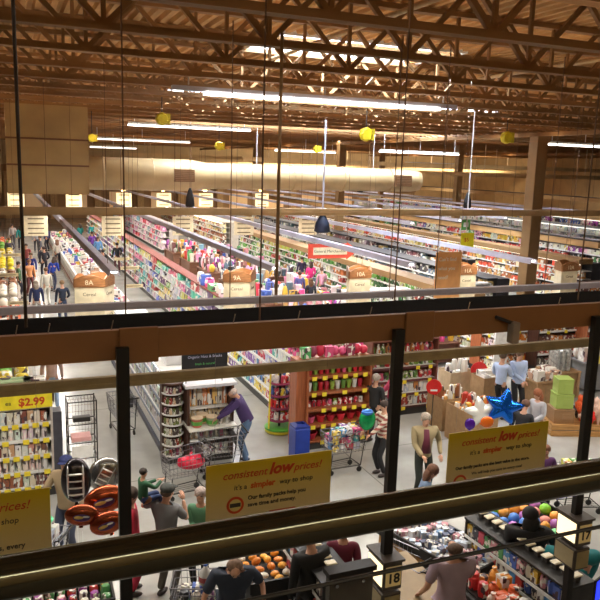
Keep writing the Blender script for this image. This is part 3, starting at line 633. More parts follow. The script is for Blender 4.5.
# ---- row C endcap
t, zs = shelf_unit('endcap_shelf', 'dark endcap shelf of green and red packages behind the black pole', 'shelf', (8.35, 15.3, 0), 0, 1.95, .5, 1.95, 5, M((.16, .05, .03), .5), WHITE, tags=5, edge=M((.1, .03, .03), .5))
for zi, z in enumerate(zs):
    for k in range(13):
        put(['grocery_box', 'grocery_box', 'jar', 'bottle', 'bottle'][zi], (8.35+.12+k*.143, 15.3+.2, z+.001), (.125, .13, [.26, .26, .18, .24, .24][zi]), random.choice(PAL['xmas' if zi > 1 else 'white'] + PAL['green'][:2]), 'small green, red or white package on the dark endcap behind the pole', 'package', 'packages on the dark endcap')
for k in range(7): put('carton', (8.5+k*.27, 15.5, 1.991), (.22, .25, random.uniform(.15, .35)), random.choice([(.1, .4, .1), (.7, .35, .15), (.5, .35, .2), (.7, .7, .65), (.4, .1, .1)]), 'small carton on top of the dark endcap', 'carton', 'cartons on the dark endcap')
# wall/row C and seasonal fixtures
def low_table(x0, x1, y0, y1, hgt, mat, label, grp=None):
    t = thing('display_table', label, 'table', ((x0+x1)/2, (y0+y1)/2, 0), 0, grp); w = (x1-x0)/2; d_ = (y1-y0)/2
    MB().box((-w, -d_, hgt-.05), (w, d_, hgt)).build('tabletop', mat, t); MB().box((-w+.08, -d_+.08, .1), (w-.08, d_-.08, hgt-.05)).build('body', mat, t)
    for sx in (-1, 1):
        for sy in (-1, 1): MB().box((sx*(w-.05)-.04, sy*(d_-.05)-.04, 0), (sx*(w-.05)+.04, sy*(d_-.05)+.04, hgt-.05)).build('leg', mat, t)
    return t
words = ['nearest', 'second', 'third', 'fourth', 'fifth', 'sixth', 'seventh', 'eighth', 'ninth', 'tenth']
for k in range(7):
    y = 18+k*4.2; low_table(9.5, 11.4, y, y+2.6, .8, WOOD((.2, .09, .05), 'table_wood'), 'low seasonal goods table, %s along the row right of the tall shelves' % words[k])
    for i in range(5):
        for j in range(6):
            kd = random.choice(['ball', 'carton', 'snack_bag', 'cup']); put(kd, (9.7+i*.36, y+.25+j*.42, .802), (random.uniform(.2, .33), random.uniform(.2, .33), random.uniform(.2, .75)), random.choice(PAL['pink']+PAL['dull']+PAL['mix']), 'seasonal gift item heaped on the low tables past the tall shelf row', 'gift item', 'seasonal goods on the low tables')
for k in range(8):
    y = 19+k*3.6; low_table(12.2, 13.6, y, y+2.2, .75, WOOD((.12, .05, .03), 'dark_table_wood'), 'dark low goods table, %s along the row left of the lit green shelves' % words[k])
    for i in range(4):
        for j in range(4):
            kd = random.choice(['gift_carton', 'carton', 'bowl', 'cup']); put(kd, (12.4+i*.34, y+.3+j*.48, .752), (random.uniform(.2, .32), random.uniform(.2, .4), random.uniform(.15, .6)), random.choice(PAL['dull']+PAL['mix']+PAL['pink'][:3]), 'household gift item on the dark low tables', 'household item', 'household goods on the dark tables')
# ---- farther rows, each with its face towards the first aisle
CANOPY = M((.27, .155, .06), .6, scale=1, name='canopy_paint')
def row(x, ya, yb, hgt, n, frame, pal, lab, glab, iw=.3, canopy=None, lit=False, ind=0, ilab=None, base=.2, back=1.2):
    t, zs = shelf_unit('gondola_shelf', lab, 'shelf', (x, yb, 0), -PI/2, yb-ya, .6, hgt, n, frame, M((.6, .58, .55), .5), sides=False, base=base, topm=canopy)
    MB().box((0, .6, base), (yb-ya, back, hgt)).build('rear_shelving', frame, t)
    if canopy: MB().box((0, -.25, hgt-.02), (yb-ya, .6, hgt+.22)).build('canopy', CANOPY, t)
    if lit: MB().box((.1, -.1, hgt-.06), (yb-ya-.1, .0, hgt-.03)).build('canopy_lamp', EMIT((1, .93, .8), 2.2, 'case_strip'), t)
    g_ = (hgt-base)/n
    if ind:
        tt = thing('tmp', None, None, (x, ya+ind, 0), -PI/2); fill(tt, ind, .6, zs, g_, ['bottle', 'grocery_box', 'jar'], pal, ilab, 'package', ilab.split(' on ')[0]+' group', iw=.22, ih=g_*.75, idp=.2); bpy.data.objects.remove(tt)
        tt = thing('tmp', None, None, (x, yb, 0), -PI/2); fill_bulk(tt, yb-ya-ind, .6, zs, g_, pal, glab, 'groceries', iw=iw, ih=g_*.8); bpy.data.objects.remove(tt)
    else: fill_bulk(t, yb-ya, .6, zs, g_, pal, glab, 'groceries', iw=iw, ih=g_*.8)
    return t
row(14.6, 20, 46, 1.9, 5, M((.5, .45, .38), .6), 'green', 'lit grocery shelf row with green bottles behind the orange sign', 'bottles and packages on the lit row behind the orange sign', canopy=CEILBEAM, lit=True, ind=6, ilab='green-labelled bottle or package on the lit row behind the orange sign')
row(14.6, 50, 72, 2.1, 5, M((.6, .55, .48), .6), 'warm', 'bright brown-and-white shelf row far down the store', 'packages on the bright far shelf row', lit=True)
row(18.2, 24, 60, 1.9, 4, M((.03, .03, .035), .5), 'dull', 'black shelf row right of the lit row', 'dark goods on the black shelf row', iw=.35)
row(20.1, 29, 60, 2.0, 4, M((.03, .03, .035), .5), 'dull', 'black case row behind the thick pillar', 'goods in the black case row behind the pillar', iw=.35)
row(25.2, 26, 66, 2.1, 5, M((.03, .03, .035), .6), 'warm', 'shelf row with tan canopy right of the thick pillar', 'packages under the tan canopy', canopy=CEILBEAM, lit=True)
row(29.0, 27, 70, 2.5, 5, M((.12, .1, .1), .6), 'mix', 'tall shelf row with tan canopy farther right', 'packages under the farther tan canopy', canopy=CEILBEAM, lit=True)
row(33.2, 28, 72, 2.3, 5, M((.5, .48, .5), .6), 'white', 'pale shelf row near the right wall', 'packages on the pale row near the right wall', lit=True)
row(38, 30, 76, 2.6, 5, M((.4, .44, .5), .6), 'white', 'blue-grey shelf row second from the right wall', 'packages on the blue-grey row', lit=True)
row(43, 32, 80, 2.8, 5, M((.4, .44, .5), .6), 'mix', 'blue-grey shelf row nearest the right wall', 'packages on the row nearest the right wall', lit=True)
row(10.2, 50, 74, 1.9, 4, M((.5, .45, .42), .6), 'pink', 'shelf row of pink goods beyond the low tables', 'pink and white goods beyond the low tables')
# far perimeter departments
fw = thing('far_counter_building', 'brown wooden department front along the far wall', 'shopfront', (0, 82, 0))
MB().box((X0+.2, 0, 3.4), (50, .6, 5.6)).build('fascia', M((.30, .16, .07), .7, scale=.4), fw)
MB().box((X0+.2, .3, 0), (50, .6, 3.4)).build('rear_wall', M((.38, .24, .12), .7, scale=.5), fw)
for k in range(13): MB().box((-9+k*4.6, -.3, 0), (-8.3+k*4.6, .29, 4.9)).build('pilaster', M((.5, .34, .16), .7), fw)
for k in range(12): MB().box((-7.4+k*4.6, .1, .9), (-5.2+k*4.6, .28, 2.9)).build('lit_counter', EMIT((1, .7, .38), .12, 'lit_counter'), fw)

# ================================================================== AISLE SIGNS
def tall_sign(X, Y, lab, rz=0):
    t = thing('aisle_sign', lab, 'sign', (X, Y, 0), rz); zb, zt = 2.1, 3.38; P3 = [(-.48, -.18), (.16, -.30), (.44, .12), (-.2, .25)]
    def sl(a, b, z0, z1a, z1m, z1b, ins=0):
        return a, b
    mb = MB(); bm = mb.bm
    A = [bm.verts.new((x, y, zb)) for x, y in P3]; B = [bm.verts.new((x, y, zt-.02)) for x, y in P3]
    for i in range(4): bm.faces.new((A[i], A[(i+1) % 4], B[(i+1) % 4], B[i]))
    bm.faces.new(A[::-1]); bm.faces.new(B); mb.build('panel', CREAM, t)
    def crown(i, mat):
        (xa, ya), (xb, yb) = P3[i], P3[(i+1) % 4]; m_ = MB(); n = 10; lo = []; hi = []
        nx, ny = (yb-ya), -(xb-xa); l = math.hypot(nx, ny); nx /= l; ny /= l
        for s in (.025, -.0):
            for k in range(n+1):
                u = k/n; x = xa+(xb-xa)*u+nx*s; y = ya+(yb-ya)*u+ny*s
                lo.append(m_.bm.verts.new((x, y, zt-.02))); hi.append(m_.bm.verts.new((x, y, zt+.17+.10*math.sin(PI*u))))
        N_ = n+1
        for k in range(n):
            m_.bm.faces.new((lo[k], lo[k+1], hi[k+1], hi[k])); m_.bm.faces.new((lo[N_+k], hi[N_+k], hi[N_+k+1], lo[N_+k+1])); m_.bm.faces.new((hi[k], hi[k+1], hi[N_+k+1], hi[N_+k])); m_.bm.faces.new((lo[k], lo[N_+k], lo[N_+k+1], lo[k+1]))
        m_.bm.faces.new((lo[0], hi[0], hi[N_], lo[N_])); m_.bm.faces.new((lo[n], lo[N_+n], hi[N_+n], hi[n]))
        return m_.build('wood_crown', mat, t)
    for i in range(4): crown(i, WOOD((.30, .13, .045), 'sign_wood'))
    return t, P3, zt
nm = ['leftmost', 'second from left', 'middle', 'fourth from left', 'rightmost']; LBL = M((.16, .12, .07), .8)
nums = ['8A', '9A', '10A', '11A', '12A']
for i, X in enumerate((1.92, 5.43, 8.75, 12.12, 15.82)):
    t, P3, zt = tall_sign(X, 17, 'tall cream aisle sign with curved wooden crown, %s of the five' % nm[i], R(0 if i < 2 else 14))
    (xa, ya), (xb, yb) = P3[0], P3[1]; ang = math.atan2(yb-ya, xb-xa)
    (xc, yc) = P3[2]; an2 = math.atan2(yc-yb, xc-xb)
    text(nums[i], .16, t, CREAM, Matrix.Translation(((xa+xb)/2+.03*math.sin(ang), (ya+yb)/2-.03*math.cos(ang), zt+.04)) @ Matrix.Rotation(ang, 4, 'Z') @ Matrix.Rotation(PI/2, 4, 'X'), align='CENTER')
    for j, s in enumerate(('Cereal', 'Coffee & Tea', 'Hot Cereal', 'Breakfast')):
        text(s, .11, t, LBL, Matrix.Translation(((xa+xb)/2+.004*math.sin(ang), (ya+yb)/2-.004*math.cos(ang), zt-.22-.26*j)) @ Matrix.Rotation(ang, 4, 'Z') @ Matrix.Rotation(PI/2, 4, 'X'), align='CENTER', name='sign_lettering')
        text(s[:6], .11, t, LBL, Matrix.Translation(((xc+xb)/2+.004*math.sin(an2), (yc+yb)/2-.004*math.cos(an2), zt-.22-.26*j)) @ Matrix.Rotation(an2, 4, 'Z') @ Matrix.Rotation(PI/2, 4, 'X'), align='CENTER', name='sign_lettering')
    for x in (-.1, .1): MB().tube((x, 0, zt-.1), (x, 0, 3.96 if i < 4 else 8.14), .006).build('hanger', WIREM, t)
def card_sign(px, py, Y, wpx, hpx, lab, grp=None, n=4, mat=None, lit=False):
    q = PY(px, py, Y); s = Y/719/.9; w, hh = wpx*s, hpx*s
    t = thing('aisle_card', lab, 'sign', (q.x, Y, q.z), 0, grp)
    MB().box((-w/2, 0, -hh/2), (w/2, .04, hh/2)).build('card', mat or CREAM, t); mb = MB()
    for j in range(n): z = hh*(.36-.72*j/max(1, n-1)); mb.box((-w*.34, -.012, z-.03*hh), (w*.34, -.001, z+.03*hh))
    mb.build('printed_lines', LBL, t)
    if not lit:
        mb = MB()
        for x in (-w*.4, w*.4): mb.tube((x, .02, hh/2), (x, .02, 8.13-q.z), .008, n=4)
        mb.build('hanger', WIREM, t)
    return t
for i, (px, lab) in enumerate(((36, 'leftmost of the nearer row'), (113, 'second of the nearer row'), (183, 'third of the nearer row'), (244, 'fourth of the nearer row'), (308, 'beside the dark speaker, nearer row'))): card_sign(px, 226, 33, 19, 17, 'square cream price card hung above the aisles, '+lab)
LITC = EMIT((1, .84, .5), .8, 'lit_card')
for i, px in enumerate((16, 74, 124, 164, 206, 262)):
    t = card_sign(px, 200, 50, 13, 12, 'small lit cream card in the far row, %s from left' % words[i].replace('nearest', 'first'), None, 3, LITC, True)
    q = PY(px, 192.5, 50); MB().lathe([(.03, .55), (.1, .5), (.38, .3), (.40, .28), (.3, .28)], n=14).build('lamp_shade', M((.5, .3, .1), .5), t).location = (0, .3, q.z-t.location.z-.1)
    MB().ball((0, .3, q.z-t.location.z+.2), .16).build('bulb', EMIT((1, .7, .3), 8, 'warm_bulb'), t); MB().tube((0, .3, q.z-t.location.z+.4), (0, .3, 8.13-t.location.z), .012).build('cord', WIREM, t)
    MB().tube((0, .02, .3), (0, .3, .75), .012).build('arm', WIREM, t)
# small directional shelf flags at aisle ends
for i, (px, py) in enumerate(((8, 275), (12, 255), (130, 268), (122, 259), (134, 286), (18, 303), (375, 197))):
    q = PY(px, py, 26 if py > 265 else 32); t = thing('shelf_flag', 'narrow tan shelf label bar, %s' % ['at the left picture edge above the yellow goods', 'upper one at the left picture edge', 'right of the leftmost tall sign', 'above the one right of the leftmost tall sign', 'lowest right of the leftmost tall sign', 'below the yellow goods at left', 'under the duct end'][i], 'sign', (q.x, 26 if py > 265 else 32, q.z))
    MB().box((-.33, 0, -.06), (.33, .03, .06)).build('bar', M((.6, .5, .3), .6), t); MB().box((-.25, -.006, -.012), (.25, -.001, .012)).build('printed_line', LBL, t)
    MB().tube((0, .015, .06), (0, .015, 8.12-q.z), .005, n=4).build('hanger', WIREM, t)
# General Merchandise arrow sign
q = PY(333, 251, 24); t = thing('department_sign', 'red arrow-shaped General Merchandise sign', 'sign', (q.x, 24, q.z)); s = 24/719/.88
MB().prism([(-26*s, 7*s), (15*s, 7*s), (15*s, 8.5*s), (27*s, 0), (15*s, -8.5*s), (15*s, -7*s), (-26*s, -7*s)], 0, .05).build('arrow_board', M((.6, .06, .03), .5), t)
MB().box((-21*s, -.02, -3.6*s), (15*s, -.001, 3.6*s)).build('cream_panel', CREAM, t)
text('General Merchandise', .15, t, BLKT, front(-3.5*s, -.03, -.05), align='CENTER')
for x in (-20*s, 15*s): MB().tube((x, .02, 6.4*s), (x, .02, 8.13-q.z), .008, n=4).build('hanger', WIREM, t)
# orange sign
q = PY(448, 275, 13); t = thing('hanging_sign', 'orange banner asking about finding what you need', 'sign', (q.x, 13, q.z)); s = 13/719/.83
MB().box((-15*s, 0, -23*s), (15*s, .015, 23*s)).build('banner', M((.98, .46, .17), .5), t)
for j, w_ in enumerate(("Can't find", 'what you', 'need?')): text(w_, .115, t, M((.97, .9, .8), .6), front(-12*s, -.004, 14*s-j*9*s))
for x in (-12*s, 12*s): MB().tube((x, .007, 23*s), (x, .007, 8.13-q.z), .004, n=4).build('hanger', CHROME, t)
# yellow price sign
q = PY(467.5, 240, 20); t = thing('price_sign', 'small yellow price sign hanging on a pale rod', 'sign', (q.x, 20, q.z)); s = 20/719/.82
MB().box((-7.5*s, 0, -7*s), (7.5*s, .02, 7*s)).build('card', M((.85, .8, .02), .5), t); text('$5', .18, t, REDT, front(-4*s, -.005, -.05))
MB().tube((-.05, .03, 0), (-.05, .03, 8.13-q.z), .02).build('rod', M((.7, .65, .6), .4), t)
q = PY(466, 225, 24); t = thing('price_sign', 'green and white sign just above the yellow price sign', 'sign', (q.x, 24, q.z)); MB().box((-.2, 0, -.2), (.2, .02, .2)).build('card', M((.15, .45, .12), .5), t); MB().box((-.12, -.005, -.08), (.12, -.001, .1)).build('white_patch', WHITE, t); MB().tube((0, .02, .2), (0, .02, 8.13-q.z), .006).build('hanger', WIREM, t)
# pendant speakers
for i, (px, pt, pb, Y, hw, c, lab) in enumerate(((322, 214, 232, 20, 7.5, (.012, .02, .05), 'navy cone-shaped pendant speaker above the red arrow sign'), (190, 188, 207, 32, 4, (.01, .01, .012), 'black pendant speaker under the duct at left'), (467, 192, 208, 36, 4, (.01, .01, .012), 'black pendant speaker left of the thick pillar'), (360, 186, 192, 48, 3, (.01, .01, .012), 'small black pendant speaker right of the duct pillar'))):
    p = PY(px, pb, Y); q = PY(px, pt, Y); s = Y/719/.85; hgt = q.z-p.z
    t = thing('pendant_speaker', lab, 'speaker', p); MB().lathe([(hw*s*.8, 0), (hw*s, .06*hgt), (hw*s*.85, .5*hgt), (hw*s*.45, .85*hgt), (hw*s*.2, hgt)], n=18).build('housing', M(c, .6), t, True)
    MB().lathe([(hw*s*.78, -.015), (hw*s*.78, 0)], n=18).build('grille', DARK, t); MB().tube((0, 0, hgt), (0, 0, (8.13 if i else 7.6)-p.z), .03 if i == 0 else .012).build('rod', M((.6, .6, .7), .4) if i == 0 else WIREM, t)
# yellow round ceiling markers
for i, (px, py, r, Y) in enumerate(((162, 119, 5.5, 22), (366, 134.5, 6.5, 22), (506.5, 137.5, 6.5, 22), (92, 138, 3.5, 30), (219, 146, 4, 34), (317, 149, 3.5, 38))):
    q = PY(px, py, Y); s = Y/719/.87; t = thing('ceiling_marker', 'yellow drum-shaped marker under the trusses, ' + ['above the duct at left', 'right of the picture centre', 'just left of the thick pillar', 'beside the bulkhead', 'small one above the duct elbow', 'small one above the duct middle'][i], 'marker', q)
    m_ = MB().lathe([(r*s*.8, -.12), (r*s, -.08), (r*s, .08), (r*s*.8, .12)], n=8); m_.bm.transform(Matrix.Rotation(PI/2, 4, 'X')); m_.build('drum', M((.75, .58, .02), .5), t)
    MB().box((r*s*.5, -.1, -r*s*.8), (r*s*1.2, .1, r*s*.8)).build('side_box', M((.6, .45, .02), .5), t); MB().tube((0, 0, r*s*.9), (0, 0, 8.12-q.z), .015).build('stem', DARK, t)

# ================================================================== PEOPLE
DG = None
def skin_mesh(V, Ed, RD, sub=1):
    me = bpy.data.meshes.new('s'); me.from_pydata(V, Ed, []); o = bpy.data.objects.new('s', me); COL.objects.link(o)
    m = o.modifiers.new('k', 'SKIN'); m.use_smooth_shade = True
    for i, r in enumerate(RD): me.skin_vertices[0].data[i].radius = (r, r) if not isinstance(r, tuple) else r
    me.skin_vertices[0].data[0].use_root = True
    o.modifiers.new('s', 'SUBSURF').levels = sub
    r = bpy.data.meshes.new_from_object(o.evaluated_get(bpy.context.evaluated_depsgraph_get())); bpy.data.objects.remove(o); bpy.data.meshes.remove(me); return r
def mo(name, me, mat, parent):
    me.materials.clear(); me.materials.append(mat)
    for p in me.polygons: p.use_smooth = True
    o = bpy.data.objects.new(name, me); COL.objects.link(o); o.parent = parent; return o
def ik(a, b, l1, l2, pole):
    d = b-a; L = min(d.length, (l1+l2)*.995); u = d.normalized(); b = a+u*L
    k = (l1*l1-l2*l2+L*L)/(2*L); h_ = math.sqrt(max(0, l1*l1-k*k)); p = pole-u*pole.dot(u); p = p.normalized() if p.length > 1e-4 else Vector((0, 1, 0))
    return a+u*k+p*h_, b
SKIN = (.55, .30, .20)
def STRIPE():
    m, nt, b = _nt('striped_knit'); N = nt.nodes; L = nt.links; tc = N.new('ShaderNodeTexCoord'); wv = N.new('ShaderNodeTexWave'); wv.bands_direction = 'Z'; wv.inputs['Scale'].default_value = 3.2; wv.inputs['Distortion'].default_value = .4
    cr = N.new('ShaderNodeValToRGB'); cr.color_ramp.elements[0].position = .42; cr.color_ramp.elements[0].color = (.30, .07, .06, 1); cr.color_ramp.elements[1].position = .52; cr.color_ramp.elements[1].color = (.62, .56, .46, 1)
    L.new(tc.outputs['Object'], wv.inputs['Vector']); L.new(wv.outputs['Fac'], cr.inputs['Fac']); L.new(cr.outputs['Color'], b.inputs['Base Color']); b.inputs['Roughness'].default_value = .8; return m
def person(label, loc, face, h=1.75, top=(.1, .1, .1), pants=(.03, .03, .04), hair=(.05, .03, .02), style='short', lh=None, rh=None, lean=0, head=(0, 0), sleeves=1., skin=SKIN, stride=0., build=1., shoe=(.03, .02, .02), topname='shirt', hips=None, feet=None, fine=True, extra=None, name='person', ground=True, inner=None, skirt=None):
    t = thing(name, label, 'person', loc, face); s = h/1.75
    SK = M(skin, .5, name='skin', var=.05); TP = STRIPE() if 'striped cardigan' in label else M(top, .8, scale=4, name='cloth', var=.15); PT = M(pants, .85, scale=4, name='trouser_cloth', var=.15)
    V = lambda x, y, z: Vector((x, y, z))
    pel = V(0, 0, .93) if hips is None else Vector(hips)
    Q = Matrix.Rotation(-lean, 3, 'X')
    up = lambda x, y, z: pel + Q @ V(x, y, z-.93)
    belly = up(0, .015, 1.07); chest = up(0, .01, 1.29); nb = up(0, -.01, 1.44); nk = up(0, .0, 1.50)
    hp, hy = head; HQ = Q @ Matrix.Rotation(hy, 3, 'Z') @ Matrix.Rotation(-hp, 3, 'X')
    hd = nk+HQ @ V(0, .02, .03); hc = nk+HQ @ V(0, .025, .12); ht = nk+HQ @ V(0, .02, .18)
    sh = [up(-.185*build, 0, 1.41), up(.185*build, 0, 1.41)]
    hd_t = [lh or (-.26, .06, .80), rh or (.26, .06, .80)]; arms = []
    for i in (0, 1):
        sx = -1 if i == 0 else 1
        e, w_ = ik(sh[i], Vector(hd_t[i]), .29, .27, V(sx*.5, -1, -.3)); arms.append((e, w_))
    ft = feet or [(-.11, stride, .09), (.11, -stride, .09)]; hj = [pel+V(-.095, 0, -.03), pel+V(.095, 0, -.03)]; legs = []
    for i in (0, 1): legs.append(ik(hj[i], Vector(ft[i]), .43, .43, V(0, 1, 0)))
    b = build
    # body: one continuous surface
    Vt = [pel, belly, chest, nb, nk, hd, hc, ht]; E_ = [(0, 1), (1, 2), (2, 3), (3, 4), (4, 5), (5, 6), (6, 7)]; RR = [.115*b, .105*b, .12*b, .065, .05, (.066, .07), (.083, .092), (.07, .078)]
    nose0 = hc+HQ @ V(0, .085, -.01); Vt += [nose0]; E_ += [(6, 8)]; RR += [.016]
    for i in (0, 1):
        n = len(Vt); e, w_ = arms[i]; Vt += [sh[i], e, w_]; E_ += [(2, n), (n, n+1), (n+1, n+2)]; RR += [.05*b, .037, .026]
        n = len(Vt); k_, a_ = legs[i]; Vt += [hj[i], k_, a_]; E_ += [(0, n), (n, n+1), (n+1, n+2)]; RR += [.08*b, .05, .035]
    me = skin_mesh([tuple(v) for v in Vt], E_, RR)
    mb = MB(); mb.bm.from_mesh(me); bpy.data.meshes.remove(me)
    for i in (0, 1):                               # hands with palm, four fingers and thumb
        e, w_ = arms[i]; d = (w_-e).normalized(); sx = -1 if i == 0 else 1; side = d.cross(V(0, 0, 1)); side = side.normalized() if side.length > .1 else V(sx, 0, 0); nrm = side.cross(d)
        mb.ball(w_+d*.045, .036, (1, .55, 1.25), 2, Matrix((side, nrm, d)).transposed().to_4x4())
        if fine:
            for k, (off, ln) in enumerate(((-.024, .055), (-.008, .066), (.008, .062), (.024, .048))):
                p0 = w_+d*.075+side*off; p1 = p0+d*ln*.55+nrm*(-.012); p2 = p1+d*ln*.4+nrm*(-.028); mb.tube(p0, p1, .009, .008, 6); mb.tube(p1, p2, .008, .006, 6); mb.ball(p1, .0085, sub=1); mb.ball(p2, .006, sub=1)
            p0 = w_+d*.03-side*.026*sx; p1 = p0-side*.025*sx+d*.03; mb.tube(p0, p1, .011, .008, 6); mb.tube(p1, p1+d*.025, .008, .006, 6)
    for sx in (-1, 1): mb.ball(hc+HQ @ V(sx*.088, 0, -.01), .022, (.4, .8, 1.2), 1)
    mb.ball(hc+HQ @ V(0, .083, -.055), .014, (1.9, .6, .5), 1)
    mb.build('body', SK, t, True)
    if fine:
        mb = MB()
        for sx in (-1, 1): mb.ball(hc+HQ @ V(sx*.032, .082, .012), .011, sub=1)
        mb.build('eyes', BLACK, t)
        mb = MB()
        for sx in (-1, 1): mb.ball(hc+HQ @ V(sx*.032, .088, .034), .014, (1.5, .4, .35), 1)
        mb.build('eyebrows', M(hair, .8), t)
    # clothes
    Vt = [belly, chest, nb, pel+Q @ V(0, 0, -.02)]; E_ = [(0, 1), (1, 2), (0, 3)]; RR = [.14*b, .15*b, .075, .145*b]
    for i in (0, 1):
        n = len(Vt); e, w_ = arms[i]; Vt += [sh[i]]; E_ += [(1, n)]; RR += [.07*b]
        if sleeves >= 1: Vt += [e, w_]; E_ += [(n, n+1), (n+1, n+2)]; RR += [.056, .042]
        else: Vt += [sh[i]+(e-sh[i])*.8]; E_ += [(n, n+1)]; RR += [.062]
    mo(topname, skin_mesh([tuple(v) for v in Vt], E_, RR, 2 if fine else 1), TP, t)
    if inner: 
        q = chest+Q @ V(0, .10, -.02); m_ = MB(); m_.tube(q+Q @ V(0, .025, -.26), q+Q @ V(0, -.02, .17), .095, .05, 14); m_.build('inner_shirt', M(inner, .8), t, True)
    Vt = [pel, pel+Q @ V(0, .005, .11)]; E_ = [(0, 1)]; RR = [.125*b, .125*b]
    for i in (0, 1):
        n = len(Vt); k_, a_ = legs[i]; Vt += [hj[i], k_, a_]; E_ += [(0, n), (n, n+1), (n+1, n+2)]; RR += [.09*b, .066, .055]
    mo('trousers', skin_mesh([tuple(v) for v in Vt], E_, RR, 2 if fine else 1), PT, t)
    for i in (0, 1):
        a_ = legs[i][1]; MB().ball(a_+V(0, .05, -.045), .06, (.8, 1.9, .75), 2).build('shoe', M(shoe, .5), t, True)
    HM = M(hair, .75, scale=40, var=.3, name='hair')
    mb = MB(); HR = HQ.to_4x4()
    if style == 'short': mb.ball(hc+HQ @ V(0, -.018, .035), .1, (.98, 1.02, .92), 3, HR); mb.build('hair', HM, t, True)
    elif style == 'bald': mb.ball(hc+HQ @ V(0, -.04, -.01), .092, (1.05, .85, .72), 3, HR); mb.build('hair', HM, t, True)
    elif style == 'long':
        mb.ball(hc+HQ @ V(0, -.02, .03), .108, (1, 1.03, .98), 3, HR); mb.ball(hc+HQ @ V(0, -.07, -.10), .10, (1.15, .7, 1.6), 3, HR); mb.build('hair', HM, t, True)
    elif style == 'bun':
        mb.ball(hc+HQ @ V(0, -.02, .03), .104, (1, 1.03, .95), 3, HR); mb.ball(hc+HQ @ V(0, -.12, .06), .045, sub=2); mb.build('hair', HM, t, True)
    elif style == 'cap':
        mb.ball(hc+HQ @ V(0, -.015, .045), .105, (.98, 1.05, .75), 3, HR); mb.ball(hc+HQ @ V(0, .12, .045), .07, (1, .9, .16), 2, HR); mb.build('cap', HM, t, True)
        MB().ball(hc+HQ @ V(0, -.045, -.02), .088, (1.02, .8, .6), 2, HR).build('hair', M((.08, .05, .03), .8), t, True)
    t.scale = (s, s, s); return t
def face_to(deg): return R(deg)      # 0 looks away down the aisles (+Y), 180 looks at the camera side

def gp(px, py, z=0): p = PZ(px, py, z); return p
# foreground shoppers
p = gp(426, 414, 1.72); person('man in tan jacket over maroon shirt standing beside the yellow sign', (p.x, p.y, 0), R(165), 1.76, (.30, .24, .13), (.02, .025, .02), (.3, .25, .2), 'short', inner=(.10, .012, .03), lh=(-.30, .10, .95), rh=(.12, .32, 1.02), build=1.12, topname='jacket')
p = gp(221, 402, 1.50); p2 = PZ(247, 463); person('man in purple sweater and jeans bending over a cart', (p2.x, p2.y, 0), R(70), 1.78, (.055, .03, .12), (.08, .14, .25), (.55, .45, .4), 'bald', lh=(-.15, .66, .98), rh=(.2, .60, .98), lean=.42, head=(.35, 0), build=1.1, topname='sweater')
p = PZ(381, 475); person('woman in striped cardigan and black trousers pushing a loaded cart', (p.x, p.y, 0), R(95), 1.62, (.55, .38, .28), (.012, .012, .015), (.04, .025, .02), 'short', lh=(-.12, .42, 1.05), rh=(.14, .42, 1.05), topname='cardigan')
p = gp(376, 376, 1.6); person('grey-haired woman in black standing behind the black pole', (p.x, p.y, 0), R(-60), 1.66, (.02, .02, .022), (.015, .015, .02), (.4, .35, .3), 'short', lh=(-.1, .3, 1.0))
p = gp(394, 368, 1.62); person('person in crimson top reaching behind the black pole', (p.x, p.y, 0), R(60), 1.68, (.35, .03, .08), (.03, .03, .04), (.15, .08, .05), 'short', lh=(-.35, .42, 1.1), rh=(.1, .35, 1.0))
p = gp(503, 353, 1.74); person('man in pale blue shirt on the left of the talking pair', (p.x, p.y, 0), R(-70), 1.78, (.42, .52, .75), (.012, .012, .015), (.08, .05, .03), 'short', rh=(.1, .38, 1.12), lh=(-.2, .3, 1.0))
p = gp(520, 352, 1.74); person('man in pale blue shirt on the right of the talking pair', (p.x, p.y, 0), R(170), 1.8, (.42, .52, .75), (.012, .012, .015), (.12, .07, .04), 'short', rh=(-.02, .26, 1.02), lh=(.0, .28, 1.0), build=1.05)
p = gp(541, 392, 1.5); person('auburn-haired woman in grey and white top by the wooden crates', (p.x, p.y, 0), R(100), 1.6, (.45, .45, .5), (.03, .03, .05), (.25, .08, .03), 'long', lh=(-.1, .3, 1.0), lean=.15)
p = gp(522, 408, 1.45); person('person in black top leaning beside the yellow sign', (p.x, p.y, 0), R(-60), 1.62, (.02, .02, .025), (.02, .02, .025), (.12, .06, .04), 'short', lean=.3, rh=(.1, .4, 1.0))
p = gp(546, 452, 1.25); person('child in purple and pink striped jacket right of the sign', (p.x, p.y, 0), R(150), 1.4, (.12, .04, .15), (.03, .03, .04), (.15, .06, .03), 'short', rh=(.2, .3, .85), topname='jacket')
p = gp(418, 478, 1.3); person('brown-haired woman stooping just above the handrail', (p.x, p.y, 0), R(-120), 1.6, (.12, .18, .28), (.04, .04, .06), (.12, .05, .025), 'long', lean=.35)
